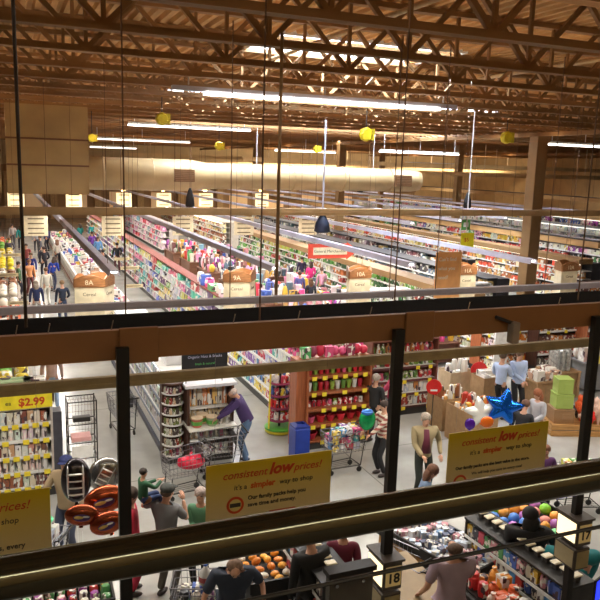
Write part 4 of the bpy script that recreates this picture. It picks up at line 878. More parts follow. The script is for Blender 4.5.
# man with child in arm
pm = gp(166, 487, 1.72); person('man in grey shirt and dark cap carrying a child', (pm.x, pm.y, 0), R(-50), 1.78, (.16, .16, .165), (.10, .09, .07), (.05, .055, .05), 'cap', lh=(-.28, .20, 1.38), rh=(.10, .26, 1.42), head=(.15, 0), sleeves=.5, build=1.1)
c = person('small child in dark green top held on the man\'s shoulder', (pm.x-.30, pm.y+.12, 1.02), R(-80), .98, (.02, .09, .04), (.03, .05, .14), (.03, .02, .015), 'short', rh=(.1, .45, 1.35), lh=(-.1, .4, 1.3), feet=[(-.1, .42, .55), (.12, .40, .52)])
p = gp(201, 494, 1.5); person('woman in green cardigan beside the left end of the yellow sign', (p.x, p.y, 0), R(150), 1.62, (.10, .26, .14), (.03, .03, .035), (.35, .28, .25), 'short', rh=(-.02, .3, 1.1), lh=(-.1, .32, 1.05), topname='cardigan')
p = gp(66, 458, 1.70); person('man in tan jacket and navy cap behind the football balloons', (p.x, p.y, 0), R(150), 1.76, (.33, .24, .14), (.05, .06, .10), (.012, .02, .09), 'cap', rh=(.34, .34, 1.0), topname='jacket', build=1.1)
p = gp(127, 490, 1.62); person('woman in crimson coat behind the left black pole', (p.x+.05, p.y, 0), R(-100), 1.66, (.42, .015, .04), (.4, .02, .05), (.05, .03, .02), 'long', topname='coat', rh=(.35, .2, .95))
p = gp(51, 347, 1.65); person('person in pale blue jeans behind the 2.99 shelf', (p.x, p.y, 0), R(0), 1.7, (.45, .3, .25), (.25, .35, .5), (.1, .06, .04), 'short')
p = gp(232, 545, 1.70); person('man in dark navy shirt bending below the handrail', (p.x, p.y, 0), R(170), 1.8, (.025, .035, .06), (.05, .05, .06), (.22, .14, .1), 'bald', lean=.35, head=(.5, 0), rh=(.36, .40, .95), lh=(-.35, .28, 1.0), sleeves=.5, build=1.2)
p = gp(455, 542, 1.74); person('balding man in mauve shirt seen from behind at the checkout', (p.x, p.y, 0), R(-8), 1.8, (.36, .27, .32), (.05, .05, .06), (.10, .06, .04), 'bald', lh=(-.33, .18, .95), rh=(.25, .35, 1.05), sleeves=.5, build=1.25)
p = gp(531, 510, 1.74); person('black-haired woman in big black coat by the coloured balls', (p.x, p.y, 0), R(-20), 1.78, (.012, .012, .014), (.012, .012, .014), (.008, .006, .006), 'long', build=1.45, rh=(.38, .25, 1.05), topname='coat')
p = gp(576, 568, 1.25); person('person in teal shirt bending over at the lower right', (p.x, p.y, 0), R(-30), 1.7, (.01, .20, .22), (.03, .03, .04), (.2, .12, .06), 'long', lean=.55, build=1.6, rh=(.3, .5, .8), lh=(-.3, .5, .8))
p = gp(312, 535, 1.7); person('person in black hooded top seen from behind under the handrail', (p.x, p.y, 0), R(10), 1.78, (.008, .008, .008), (.01, .01, .012), (.01, .008, .008), 'short', build=1.15, topname='hooded_top')
p = gp(344, 525, 1.6); person('person in dark red top beside the cup rack', (p.x, p.y, 0), R(150), 1.66, (.13, .01, .03), (.02, .02, .025), (.02, .015, .015), 'short', lh=(-.15, .3, 1.0))
# aisle crowd (farther)
crowd = [(36, 281, (.012, .02, .07), (.35, .32, .3), 0, 'grey hair and navy top at the front of the first aisle', (.3, .25, .2)), (62, 281, (.012, .02, .045), (.04, .06, .12), 5, 'navy jacket and blue jeans at the front of the first aisle', (.2, .12, .06)),
 (46, 268, (.5, .48, .42), (.6, .58, .52), 20, 'cream top between the two navy-clad shoppers', (.15, .08, .04)), (52, 257, (.01, .04, .35), (.04, .05, .1), -30, 'bright blue top bending in the first aisle', (.05, .03, .02)),
 (31, 253, (.012, .02, .16), (.04, .04, .06), 160, 'royal blue top, left in the first aisle', (.1, .06, .03)), (29, 260, (.6, .25, .1), (.12, .03, .03), 200, 'orange-tan top by the dark wire', (.2, .1, .05)),
 (20, 226, (.02, .3, .3), (.03, .03, .05), 0, 'teal top at the far left', (.05, .03, .02)), (12, 224, (.5, .45, .45), (.1, .1, .12), 0, 'pale grey top at the far left edge', (.06, .04, .03)),
 (40, 236, (.1, .1, .12), (.05, .05, .08), 90, 'charcoal top deeper in the first aisle', (.05, .03, .02)), (80, 224, (.02, .25, .25), (.05, .05, .07), 30, 'teal top right of the second price card', (.05, .03, .02)),
 (92, 223, (.03, .35, .35), (.05, .06, .1), -20, 'bright turquoise top deep in the second aisle', (.1, .05, .03)), (92, 232, (.15, .04, .3), (.05, .06, .1), 10, 'violet top in the second aisle', (.05, .03, .02)),
 (98, 237, (.12, .3, .6), (.05, .06, .1), 170, 'sky blue top in the second aisle', (.06, .04, .03)), (117, 243, (.015, .015, .02), (.1, .02, .03), 0, 'black top and dark red trousers in the second aisle', (.03, .02, .02)),
 (103, 250, (.02, .02, .03), (.02, .02, .03), 40, 'black clothes standing left of the dark red trousers', (.03, .02, .02)), (311, 262, (.75, .04, .25), (.1, .05, .1), 0, 'hot pink top under the red arrow sign', (.05, .03, .02)),
 (302, 257, (.03, .02, .06), (.03, .02, .04), 0, 'dark purple top left of the hot pink top', (.05, .03, .02)), (322, 268, (.6, .3, .4), (.1, .08, .1), 0, 'pale pink top right of the hot pink top', (.1, .05, .03)), (311, 279, (.02, .02, .03), (.03, .03, .05), 0, 'black top and brown hair under the red arrow sign', (.12, .06, .03)), (44, 247, (.02, .02, .03), (.03, .03, .05), 15, 'black top beside the bright blue bending shopper', (.04, .02, .02)), (26, 244, (.25, .05, .05), (.04, .04, .06), 170, 'dark red top at the left of the first aisle', (.06, .04, .03)), (36, 228, (.3, .3, .35), (.05, .05, .07), 0, 'light grey top far down the first aisle', (.06, .04, .03)), (47, 227, (.05, .05, .15), (.03, .03, .05), 40, 'dark blue top far down the first aisle', (.04, .02, .02)), (70, 228, (.35, .1, .1), (.05, .05, .07), 0, 'rust top between the freezers and second aisle', (.04, .02, .02)), (84, 240, (.03, .03, .03), (.03, .03, .05), 190, 'black top at the mouth of the second aisle crowd', (.1, .05, .03)), (109, 228, (.2, .2, .25), (.05, .05, .07), 20, 'slate top far down the second aisle', (.06, .04, .03)), (18, 262, (.05, .12, .06), (.03, .03, .05), -90, 'dark green top by the left-edge produce', (.05, .03, .02)), (57, 240, (.5, .45, .4), (.05, .05, .07), 0, 'beige top beside the chest freezers', (.2, .1, .06)), (300, 272, (.1, .1, .3), (.05, .05, .07), 0, 'indigo top lowest left under the red arrow sign', (.06, .04, .03)),
 (9, 238, (.08, .08, .1), (.05, .05, .08), 0, 'dark grey top at the left edge', (.2, .1, .05))]
for i, (px, py, tp, pt, fc, lab, hr) in enumerate(crowd):
    p = gp(px, py, 1.66); person('far shopper with '+lab, (p.x, p.y, 0), R(fc), 1.7, tp, pt, hr, 'short' if i % 3 else 'long', fine=False, rh=(.22, .25, 1.0) if i % 2 else None, lean=.35 if i == 3 else 0, stride=.1 if i % 2 else 0)

# ================================================================== SHOPPING CARTS
CARTM = M((.22, .22, .24), .35, .8, name='cart_wire')
def cart(label, loc, rz, full=None):
    t = thing('shopping_cart', label, 'shopping cart', loc, rz); S = lambda y, z: .22+.05*((y+.4)/.85)
    mb = MB()
    for z, a in ((.5, .0), (.6, .01), (.72, .02), (.84, .035), (.95, .05)):
        w0 = .2+a*.5; w1 = .26+a*.6; ya = .42+a; yb = -.42-a*.6
        pts = [(-w0, ya, z), (w0, ya, z), (w1, yb, z+.03), (-w1, yb, z+.03), (-w0, ya, z)]; mb.path(pts, .007 if z < .95 else .011)
    for i in range(12):
        u = i/11; y = .42-.84*u; w_ = .2+.06*u
        for sx in (-1, 1): mb.tube((sx*w_, y, .5), (sx*(w_+.05), y*1.08, .97), .004, n=4)
        mb.tube((-w_, y, .5), (w_, y, .5), .004, n=4)
    for i in range(7): x = -.2+.4*i/6; mb.tube((x, .42, .5), (x*1.15, .47, .95), .004, n=4)
    mb.build('basket', CARTM, t)
    mb = MB()
    for sx in (-1, 1): mb.path([(sx*.24, -.46, .98), (sx*.22, -.40, .5), (sx*.22, -.35, .16), (sx*.17, .40, .16), (sx*.17, .36, .5)], .012)
    mb.tube((-.17, .4, .16), (.17, .4, .16), .01); mb.tube((-.22, -.35, .16), (.22, -.35, .16), .01); 
    for i in range(5): mb.tube((-.18+.09*i, -.35, .17), (-.15+.075*i, .4, .17), .004, n=4)
    mb.build('frame', DARK, t)
    MB().tube((-.27, -.54, 1.02), (.27, -.54, 1.02), .018).tube((-.25, -.54, 1.02), (-.25, -.44, .98), .012).tube((.25, -.54, 1.02), (.25, -.44, .98), .012).build('handle', BLACK, t)
    MB().box((-.2, -.3, .72), (.2, -.29, .98)).build('child_seat', CHARC, t)
    for sx, y in ((-.2, -.33), (.2, -.33), (-.17, .38), (.17, .38)): MB().tube((sx-.015, y, .062), (sx+.015, y, .062), .06, n=14).tube((sx, y, .1), (sx, y, .16), .012).build('wheel', BLACK, t)
    t.scale = (.92, .92, .92); return t
def load(t, n, pal, lab, grp, z=.515):
    mw = Matrix.Translation(t.location) @ Matrix.Rotation(t.rotation_euler.z, 4, 'Z'); k = 0
    for lvl in range(3):
        for i in range(3):
            for j in range(4):
                if k >= n: return
                p = mw @ Vector((-.14+.14*i, -.22+.16*j, z+lvl*.15)); put(random.choice(['grocery_box', 'snack_bag', 'bottle', 'carton']), p, (.125, .14, .145), random.choice(PAL[pal]), lab, 'grocery item', grp, t.rotation_euler.z); k += 1
q = PZ(344, 470); c = cart('loaded shopping cart pushed by the woman in the striped cardigan', (q.x-.05, q.y, 0), R(95)); load(c, 34, 'cool', 'packaged item in the loaded cart by the cherry endcap', 'items in the cart by the cherry endcap')
q0 = q
q = PZ(222, 468); c = cart('dark shopping cart in front of the walnut display, held by the man in purple', (q.x-.12, q.y-.3, 0), R(88)); 
q = PZ(187, 497); c = cart('low black cart with a red bag near the walnut display', (q.x, q.y+.1, 0), R(100))
mb = MB(); mb.ball((0, 0, .13), .2, (1.35, .9, .65), 3); mb.ball((.12, -.02, .2), .12, (1, .8, .7), 2); mb.ball((-.14, .03, .17), .1, (1.2, .8, .8), 2); mb.tube((-.05, 0, .22), (.02, 0, .33), .02); o = mb.build('shopping_bag', M((.65, .01, .05), .4, scale=12, bump=.6), None, True); qq = PZ(197, 462, 1.0); o.location = (q.x+.1, q.y+.1, .52); tag(o, 'crumpled red bag lying in the low black cart', 'bag')
q = PZ(38, 592); c = cart('shopping cart of green and white groceries by the football balloons', (q.x-.02, q.y+.1, 0), R(60)); load(c, 36, 'white', 'pale grocery item in the cart by the football balloons', 'items in the cart by the balloons')
o = MB().ball((0, 0, 0), .2, (1.3, .9, .35), 3).build('grocery_bag', M((.1, .5, .25), .5, scale=5, var=.5), None, True); o.location = (q.x, q.y+.1, 1.06); tag(o, 'green and white bag on top of the cart by the balloons', 'bag')
q = PZ(122, 432); c = cart('empty shopping cart parked deep in the first aisle', (q.x, q.y, 0), R(10))
q = PZ(205, 640); c = cart('shopping cart with a milk jug at the bottom, left of the navy-shirted man', (q.x, q.y, 0), R(70)); load(c, 22, 'mix', 'grocery item in the cart with the milk jug', 'items in the cart with the milk jug')
t = thing('milk_jug', 'white milk jug standing in the bottom-left cart', 'jug', (q.x, q.y, .82)); MB().lathe([(.07, 0), (.085, .02), (.085, .16), (.03, .23), (.025, .26)], n=14).build('jug', WHITE, t, True); MB().lathe([(.028, .26), (.028, .285)], n=12).build('cap', M((.05, .15, .6), .4), t); MB().lathe([(.087, .05), (.087, .12)], n=14).build('label_band', M((.5, .1, .1), .5), t)
q = PZ(578, 510); c = cart('shopping cart with green and white packages at the right edge', (q.x, q.y, 0), R(75)); load(c, 36, 'green', 'green or white package in the right-edge cart', 'items in the right-edge cart')
q = PZ(404, 612); c = cart('empty wire cart in front of the wooden checkout counter', (q.x, q.y, 0), R(20))
# balloon bag above cart by cherry endcap
t = thing('foil_balloon', 'green and blue foil balloon above the loaded cart', 'balloon', PZ(367, 427, 1.1)); MB().ball((0, 0, .16), .2, (.9, .55, 1.15), 3).build('foil', M((.01, .30, .09), .2, .4, scale=5, var=.5), t, True); MB().ball((-.02, -.02, .32), .11, (1.2, .9, .6), 3).build('blue_patch', M((.03, .15, .5), .25, .4), t, True)

# ================================================================== BALLOONS
def foil(shape, label, p, col, r, rz=0, tilt=0, col2=None, emblem=False, stripes=False, metal=.85, rough=.18):
    t = thing('foil_balloon', label, 'balloon', p, rz); mt = M(col, rough, metal, scale=2, var=.12)
    if shape == 'star':
        mb = MB(); bm = mb.bm; n = 5; ring = []
        for k in range(40):
            a = PI/2+2*PI*k/40; u = (k % 8)/8; w_ = abs(u-.5)*2; rad = r*(.55+.5*w_**1.5); ring.append((rad*math.cos(a), rad*math.sin(a)))
        L0 = [bm.verts.new((x, 0, z)) for x, z in ring]
        for sy in (-1, 1):
            prev = L0
            for f_, th in ((.85, .085), (.6, .15), (.3, .18)):
                cur = [bm.verts.new((x*f_, sy*r*th*1.6, z*f_)) for x, z in ring]
                for i in range(40): bm.faces.new((prev[i], prev[(i+1) % 40], cur[(i+1) % 40], cur[i]))
                prev = cur
            c_ = bm.verts.new((0, sy*r*.3, 0))
            for i in range(40): bm.faces.new((prev[i], prev[(i+1) % 40], c_))
        mb.build('foil', mt, t, True)
    else:
        mb = MB(); n = 24; 
        sx, sz = (1.0, .68) if shape == 'football' else ((.62, 1.0) if 'tall' in label else (.88, 1.0))
        mb.ball((0, 0, 0), r, (sx, .42, sz), 4); o = mb.build('foil', mt, t, True)
        m_ = MB(); m_.tube((0, 0, -sz*r*1.12), (0, 0, -sz*r*.95), .03, .01); m_.build('neck', mt, t)
        if stripes:
            for k, z in enumerate((-.5, -.2, .1, .4)): MB().ball((0, -r*.36, z*r), r*.3, (1.05, .3, .18), 2).build('lace', M((.75, .75, .72), .3, .3), t, True)
            for sx_ in (-1, 1): MB().ball((sx_*r*.30, -r*.18, 0), r*.8, (.1, .3, .95), 2).build('stripe', M((.7, .7, .7), .25, .6), t, True)
        if emblem:
            MB().ball((0, -r*.36, 0), r*.5, (1, .16, .5), 3).build('emblem_ground', M((.06, .02, .13), .4), t, True)
            MB().ball((-r*.15, -r*.42, r*.03), r*.3, (1, .12, .35), 2).build('emblem_head', M((.65, .45, .12), .4), t, True); MB().ball((r*.22, -r*.42, r*.08), r*.2, (1.1, .12, .3), 2).build('emblem_wing', M((.75, .72, .7), .4), t, True)
    if tilt:
        for ch in t.children: ch.rotation_euler = (0, tilt, 0)
    MB().tube((0, 0, -r*1.05), (.02, .02, -(p.z-.06)), .0015, n=4).build('ribbon', WHITE, t); MB().lathe([(.02, -p.z+.005), (.035, -p.z+.02), (.03, -p.z+.06)], n=8).build('weight', CHARC, t); return t
def bal(px, py, y): return PY(px, py, y)
foil('star', 'blue foil star balloon above the right-hand yellow sign', bal(504, 407, 11.2), (.01, .13, .62), .40, R(-35), .15)
foil('star', 'white foil star balloon left of the blue star balloon', bal(481, 412, 11.5), (.8, .82, .78), .34, R(-30), -.25, metal=.3)
foil('oval', 'small purple balloon at the upper left corner of the right sign', bal(470, 424, 11.2), (.06, .01, .22), .12, R(-30), metal=.3)
foil('oval', 'small dark orange balloon between the stars and the sign', bal(487, 422, 11.0), (.6, .12, .01), .13, R(-30), 1.2, metal=.3)
foil('oval', 'tall black balloon with white laces in front of the tan jacket', bal(76, 480, 9.3), (.05, .045, .05), .31, R(-8), 0, stripes=True)
foil('oval', 'silver and black round balloon behind the left pole', bal(105, 474, 9.5), (.3, .3, .29), .25, R(-12), .5, stripes=True)
foil('football', 'uppermost copper football balloon with a bird emblem', bal(105, 499, 8.9), (.42, .09, .035), .27, R(-12), -.25, emblem=True)
foil('football', 'left copper football balloon with a bird emblem', bal(82, 515, 8.7), (.30, .07, .03), .21, R(-8), .1, emblem=True)
foil('football', 'lowest copper football balloon with a bird emblem', bal(107, 523, 8.6), (.36, .08, .035), .22, R(-12), -.35, emblem=True)

# ================================================================== RIGHT-HAND PROMOTION AREA
def bin_box(px, py, w, d_, hgt, lab, mat=CARD, rz=0, z=0, cat='display bin', name='display_bin', fillk=None):
    q = PZ(px, py, z) if not isinstance(px, Vector) else px
    t = thing(name, lab, cat, (q.x, q.y, z), rz); mb = MB(); k = .02
    MB().box((-w/2, -d_/2, 0), (w/2, d_/2, .03)).build('bottom', mat, t)
    for a, b in (((-w/2, -d_/2, .03), (w/2, -d_/2+k, hgt)), ((-w/2, d_/2-k, .03), (w/2, d_/2, hgt)), ((-w/2, -d_/2+k, .03), (-w/2+k, d_/2-k, hgt)), ((w/2-k, -d_/2+k, .03), (w/2, d_/2-k, hgt))): MB().box(a, b).build('side_panel', mat, t)
    MB().box((-w/2+k, -d_/2+k, hgt*.55), (w/2-k, d_/2-k, hgt*.6)).build('inner_tray', mat, t)
    if fillk:
        kind, pal, sz, lb, cat2, g = fillk; nx = int((w-.06)/sz); ny = int((d_-.06)/sz); mw = Matrix.Translation(t.location) @ Matrix.Rotation(rz, 4, 'Z')
        for i in range(nx):
            for j in range(ny):
                p = mw @ Vector((-w/2+.03+sz*(i+.5), -d_/2+.03+sz*(j+.5), hgt*.6+.001)); put(kind, p, (sz*.95, sz*.95, hgt*.4+random.uniform(0, sz*1.9)), random.choice(PAL[pal]), lb, cat2, g, rz)
    return t
bin_box(447, 425, .8, .7, .8, 'kraft display bin nearest the red round sign', fillk=('snack_bag', 'warm', .18, 'snack packet in the kraft bin nearest the red round sign', 'packet', 'packets in the kraft bin by the red sign'))
bin_box(470, 440, .9, .8, .85, 'kraft display bin under the white star balloon', fillk=('snack_bag', 'fall', .2, 'red or orange packet in the kraft bin under the white star', 'packet', 'packets in the kraft bin under the star'))
bin_box(486, 405, .7, .6, .85, 'kraft display bin behind the white star balloon', fillk=('carton', 'brown', .2, 'brown carton in the kraft bin behind the white star', 'carton', 'cartons in the kraft bin behind the star'))
bin_box(455, 395, .8, .6, .75, 'pale kraft bin left of the second round sign', M((.5, .38, .24), .8), fillk=('snack_bag', 'white', .2, 'white packet in the pale kraft bin', 'packet', 'packets in the pale kraft bin'))
def tag_sign(px, py, Y, r, lab, col=(.6, .015, .015)):
    q = PY(px, py, Y); t = thing('round_sign', lab, 'sign', (q.x, Y, 0), R(-20)); m_ = MB().lathe([(r, -.01), (r, .01)], n=28); m_.bm.transform(Matrix.Translation((0, 0, q.z)) @ Matrix.Rotation(PI/2, 4, 'X')); m_.build('disc', M(col, .45), t)
    MB().box((-r*.45, -.014, q.z-r*.55), (r*.45, -.0105, q.z-r*.3)).build('white_band', WHITE, t); MB().tube((0, .02, 0), (0, .02, q.z), .012).build('stand', BLACK, t)
tag_sign(434, 387, 14.2, .19, 'red round sign beside the dark endcap'); tag_sign(479, 370, 15.6, .23, 'red round sign left of the two blue-shirted men')
# shelf unit faces behind the bins (angled ladder shelves)
def unit(px, py, w, n, hgt, pal, lab, ilab, rz, frame=M((.5, .4, .3), .6), tags=4, kinds=('grocery_box', 'jar'), iw=.16, ih=.2):
    q = PZ(px, py); t, zs = shelf_unit('display_shelf', lab, 'shelf', (q.x, q.y, 0), rz, w, .5, hgt, n, frame, WHITE, tags=tags)
    fill(t, w, .5, zs, (hgt-.18)/n, list(kinds), pal, ilab, 'package', ilab, iw=iw, ih=ih)
unit(452, 358, 2.2, 5, 1.9, 'brown', 'white-fronted shelf left of the red round sign', 'brown or white package on the white-fronted shelf', -PI/2, WHITE)
unit(478, 372, 2.4, 5, 1.9, 'fall', 'wooden shelf behind the two blue-shirted men', 'autumn-coloured package on the shelf behind the men', 0, WOODR)
unit(535, 372, 2.2, 5, 2.0, 'fall', 'dark shelf of red and orange goods right of the men', 'red or orange package on the dark shelf right of the men', 0, WOODD, tags=3)
unit(583, 372, 2.4, 5, 2.1, 'fall', 'cherry shelf with yellow tags at the right edge', 'package on the cherry shelf at the right edge', 0, WOODR, tags=6)
unit(436, 335, 2.4, 5, 1.9, 'white', 'pale shelf under the brown beam between the poles', 'pale package on the shelf under the brown beam', 0, WHITE)
unit(345, 345, 2.6, 4, 1.9, 'green', 'shelf of green packages showing above the cherry endcap', 'green package on the shelf above the cherry endcap', 0, WHITE)
unit(560, 335, 3.0, 5, 2.0, 'fall', 'long shelf of red goods just under the brown beam at right', 'red or orange package on the long shelf under the beam', 0, WOODD, tags=5)
# silver tubes
for i in range(9):
    q = PZ(553, 398); x = q.x+(i % 3)*.2+(i//3)*.09; y = q.y+(i//3)*.2
    t = MB().lathe([(.08, 0), (.085, .02), (.085, .55+.03*(i % 2)), (.07, .6)], n=14).build('gift_tin', M((.45, .46, .45), .3, .5, scale=20, var=.5)); t.location = (x, y, .78); tag(t, 'tall silver tin standing on the crate left of the green boxes', 'tin', 'silver tins by the green boxes')
q = PZ(553, 398); low_table(q.x-.2, q.x+.75, q.y-.2, q.y+.6, .775, CARD, 'kraft platform holding the tall silver tins')
q = PZ(577, 437); t = thing('wooden_crate', 'wide wooden crate under the stacked green boxes', 'crate', (q.x+.25, q.y+.35, 0), R(-20))
for z in (.0, .16): MB().rbox((-.75, -.4, z), (.75, -.37, z+.14), .006).build('front_slat', WOODT, t); MB().rbox((-.75, -.37, z), (-.72, .4, z+.14), .006).build('side_slat', WOODT, t); MB().rbox((.72, -.37, z), (.75, .4, z+.14), .006).build('side_slat', WOODT, t)
MB().box((-.72, -.37, .24), (.72, .4, .27)).build('deck', WOODT, t); mw = Matrix.Translation(t.location) @ Matrix.Rotation(R(-20), 4, 'Z')
p = mw @ Vector((-.4, 0, .271)); put('gift_carton', p, (.5, .5, .35), (.30, .17, .08), 'brown carton on the wooden crate carrying the green boxes', 'carton', None, R(-20))
for k in range(2):
    p = mw @ Vector((-.4, 0, .63+k*.37)); put('gift_carton', p, (.42-.05*k, .42-.05*k, .36), (.32, .42, .10), ['lower green box stacked on the wooden crate', 'upper green box stacked on the wooden crate'][k], 'box', None, R(-20))
for i in range(10):
    p = mw @ Vector((.1+(i % 4)*.17, -.25+(i//4)*.22, .271)); put('flower_bunch', p, (.3, .3, random.uniform(.3, .7)), random.choice([(.7, .03, .02), (.75, .12, .03), (.6, .02, .02), (.05, .03, .02), (.7, .5, .4)]), 'red flower wrap or packet on the crate beside the green boxes', 'flower bunch', 'red bunches on the crate')
q = PZ(590, 395); low_table(q.x-.1, q.x+1.2, q.y, q.y+.9, .9, M((.2, .2, .2), .6), 'dark table behind the green boxes at the right edge')
for i in range(12): put(['snack_bag', 'carton', 'ball'][i % 3], (q.x+.05+(i % 4)*.28, q.y+.15+(i//4)*.28, .902), (.24, .24, random.uniform(.2, .5)), random.choice([(.7, .05, .1), (.5, .5, .5), (.3, .3, .32), (.8, .7, .1), (.6, .55, .5)]), 'red, grey or white gift on the dark table at the right edge', 'gift', 'gifts on the dark table')
q = PZ(535, 412); low_table(q.x, q.x+.9, q.y, q.y+.7, .8, CARD, 'kraft table behind the auburn-haired woman')
for i in range(9): put('carton', (q.x+.15+(i % 3)*.28, q.y+.15+(i//3)*.2, .802), (.24, .18, random.uniform(.1, .3)), random.choice(PAL['brown']), 'brown or white carton on the kraft table', 'carton', 'cartons on the kraft table')

# ================================================================== CHECKOUT FOREGROUND
def cup_rack(x0, y0, y1, hgt, lab, glab, grp, rz=0):
    t = thing('candy_rack', lab, 'rack', (x0, y0, 0), rz); L2 = y1-y0
    MB().box((0, 0, 0), (.42, L2, .12)).build('base', BLACK, t); MB().box((.20, 0, .12), (.24, L2, hgt)).build('back_panel', DARK, t)
    for z in (.3, .55, .8, 1.02): s = MB().box((0, .02, z), (.2, L2-.02, z+.015)).build('shelf', DARK, t); MB().box((-.012, .02, z-.01), (-.001, L2-.02, z+.035)).build('shelf_edge', WHITE, s)
    for y in (0, L2-.02): MB().box((.0, y, .12), (.42, y+.02, hgt)).build('end_panel', DARK, t)
    MB().box((-.02, 0, hgt), (.44, L2, hgt+.03)).build('top_board', BLACK, t)
    mw = Matrix.Translation(t.location) @ Matrix.Rotation(rz, 4, 'Z')
    n = int(L2/.16)
    for i in range(n):
        p = mw @ Vector((.21, .1+i*.16, hgt+.031)); c_ = thing('candle_cup', glab, 'cup', p, rz, grp)
        MB().lathe([(.05, 0), (.062, .07)], n=4, a0=PI/4, a1=PI/4+2*PI).build('cup', M((.06, .05, .045), .5), c_); o = MB().rbox((-.075, -.055, .0705), (.075, .055, .095), .012).build('lid', M((.78, .70, .5), .4), c_)
    items = 0
    for zi, z in enumerate((.30, .55, .80, 1.02)):
        for k in range(int(L2/.13)):
            p = mw @ Vector((.09, .08+k*.13, z+.016)); put(random.choice(['grocery_box', 'snack_bag', 'grocery_box']), p, (.12, .12, .17), random.choice(PAL['mix']+PAL['cool'][3:6]), 'small sweet or magazine pack on the '+grp.split(' on ')[-1], 'sweets', 'sweets on the '+grp.split(' on ')[-1], rz)
    return t
a = PZ(576, 580, 1.33); b_ = PZ(482, 516, 1.33)
ang = math.atan2(b_.y-a.y, b_.x-a.x)-PI/2
cup_rack(a.x-.2, a.y-.1, a.y-.1+(b_-a).length+.2, 1.28, 'long checkout sweets rack topped by a row of pale lids, at lower right', 'small cup with cream lid in the row on the right-hand sweets rack', 'cups on the right-hand sweets rack', ang)
a = PZ(333, 572, 1.33); b_ = PZ(312, 545, 1.33); ang = math.atan2(b_.y-a.y, b_.x-a.x)-PI/2
cup_rack(a.x-.2, a.y-.15, a.y+1.2, 1.28, 'sweets rack with pale lids left of lamp box 18', 'small cup with cream lid on the left-hand sweets rack', 'cups on the left-hand sweets rack', ang)
# grey cabinet in front of it
q = PY(352, 585, 5.35); t = thing('register_cabinet', 'grey steel cabinet with black top below lamp box 18', 'cabinet', (q.x, 5.35, 0))
w = 27*5.35/719/.9; q2 = PY(352, 571, 5.35); MB().rbox((-w, 0, 0), (w, .10, q2.z-.03), .01).build('body', M((.12, .11, .09), .45, .3), t); MB().box((-w-.02, -.02, q2.z-.03), (w+.02, .12, q2.z+.02)).build('top', BLACK, t)
for x in (-w*.7, w*.5): MB().tube((x, -.012, q2.z-.12), (x, -.001, q2.z-.12), .018).build('lock', CHROME, t)
# bunkers
def bunker(pts, z, hgt, mat, lab, kind, pal, n, sz, ilab, icat, grp, edge=BLACK, col=None):
    P_ = [PZ(x, y, hgt) for x, y in pts]; cx = sum(p.x for p in P_)/4; cy = sum(p.y for p in P_)/4; u = (P_[1]-P_[0]); v = (P_[3]-P_[0]); w_ = u.length; d_ = v.length; an = math.atan2(u.y, u.x)
    t = thing('display_bunker', lab, 'display bin', (cx, cy, 0), an); mb = MB()
    MB().box((-w_/2, -d_/2, 0), (w_/2, d_/2, hgt-.15)).build('body', mat, t)
    mb.box((-w_/2-.03, -d_/2-.03, hgt-.15), (w_/2+.03, -d_/2, hgt)).box((-w_/2-.03, d_/2, hgt-.15), (w_/2+.03, d_/2+.03, hgt)).box((-w_/2-.03, -d_/2, hgt-.15), (-w_/2, d_/2, hgt)).box((w_/2, -d_/2, hgt-.15), (w_/2+.03, d_/2, hgt)); mb.build('rim', edge, t)
    mw = Matrix.Translation(t.location) @ Matrix.Rotation(an, 4, 'Z')
    nx = max(2, int(w_/sz)); ny = max(2, int(d_/sz))
    for i in range(nx):
        for j in range(ny):
            p = mw @ Vector((-w_/2+(i+.5)*w_/nx, -d_/2+(j+.5)*d_/ny, hgt-.149+random.uniform(0, .03)))
            put(kind, p, (sz*.95*random.uniform(.8, 1.05), sz*.95, sz*random.uniform(.55, 1.) if kind in ('ball', 'orange_bag') else random.uniform(.1, .2)), random.choice(col or PAL[pal]), ilab, icat, grp, random.uniform(0, 3), 0)
    return t
bunker([(440, 580), (480, 560), (455, 505), (390, 520)], 0, .92, WOODT, 'wooden bunker of small blue and white packages in front of the mauve-shirted man', 'grocery_box', 'white', 0, .105, 'small blue, white or pink pack in the wooden bunker', 'packet', 'packs in the wooden bunker', col=[(.6, .68, .8), (.75, .78, .82), (.2, .35, .6), (.65, .7, .75), (.6, .3, .35), (.1, .12, .2), (.5, .6, .75)])
bunker([(245, 585), (292, 576), (292, 535), (225, 548)], 0, .9, BLACK, 'black bunker of orange snack bags right of the navy-shirted man', 'orange_bag', 'orange', 0, .15, 'orange snack bag in the black bunker', 'snack bag', 'orange bags in the black bunker')
bunker([(520, 545), (575, 528), (545, 490), (480, 505)], 0, .85, BLACK, 'bin of bright coloured balls behind the black-haired woman', 'ball', 'mix', 0, .2, 'bright coloured plastic ball in the bin behind the black-haired woman', 'ball', 'coloured balls in the bin', col=[(.25, .65, .04), (.75, .12, .45), (.85, .35, .05), (.08, .25, .7), (.45, .15, .5), (.2, .7, .3), (.8, .3, .25)])
q = PZ(560, 500, .9); 
for k in range(0): pass
bunker([(20, 612), (112, 596), (112, 580), (20, 590)], 0, .9, BLACK, 'black bin of red and white packets under the handrail at the bottom left', 'snack_bag', 'mix', 0, .13, 'bright packet in the black bin at the bottom left', 'packet', 'packets in the bottom-left bin')
# wooden counter with wire cart by box 18
q = PZ(418, 592, .9); t = thing('checkout_counter', 'wooden checkout counter below the wooden bunker', 'counter', (q.x-.1, q.y+.3, 0)); MB().rbox((-.35, -.9, 0), (.45, .6, .85), .02).build('body', WOODT, t); MB().box((-.38, -.93, .85), (.48, .63, .9)).build('worktop', M((.30, .21, .1), .5), t)
for k in range(3): MB().box((-.36, -.8+k*.48, .1), (-.351, -.38+k*.48, .78)).build('panel', WOODT, t)
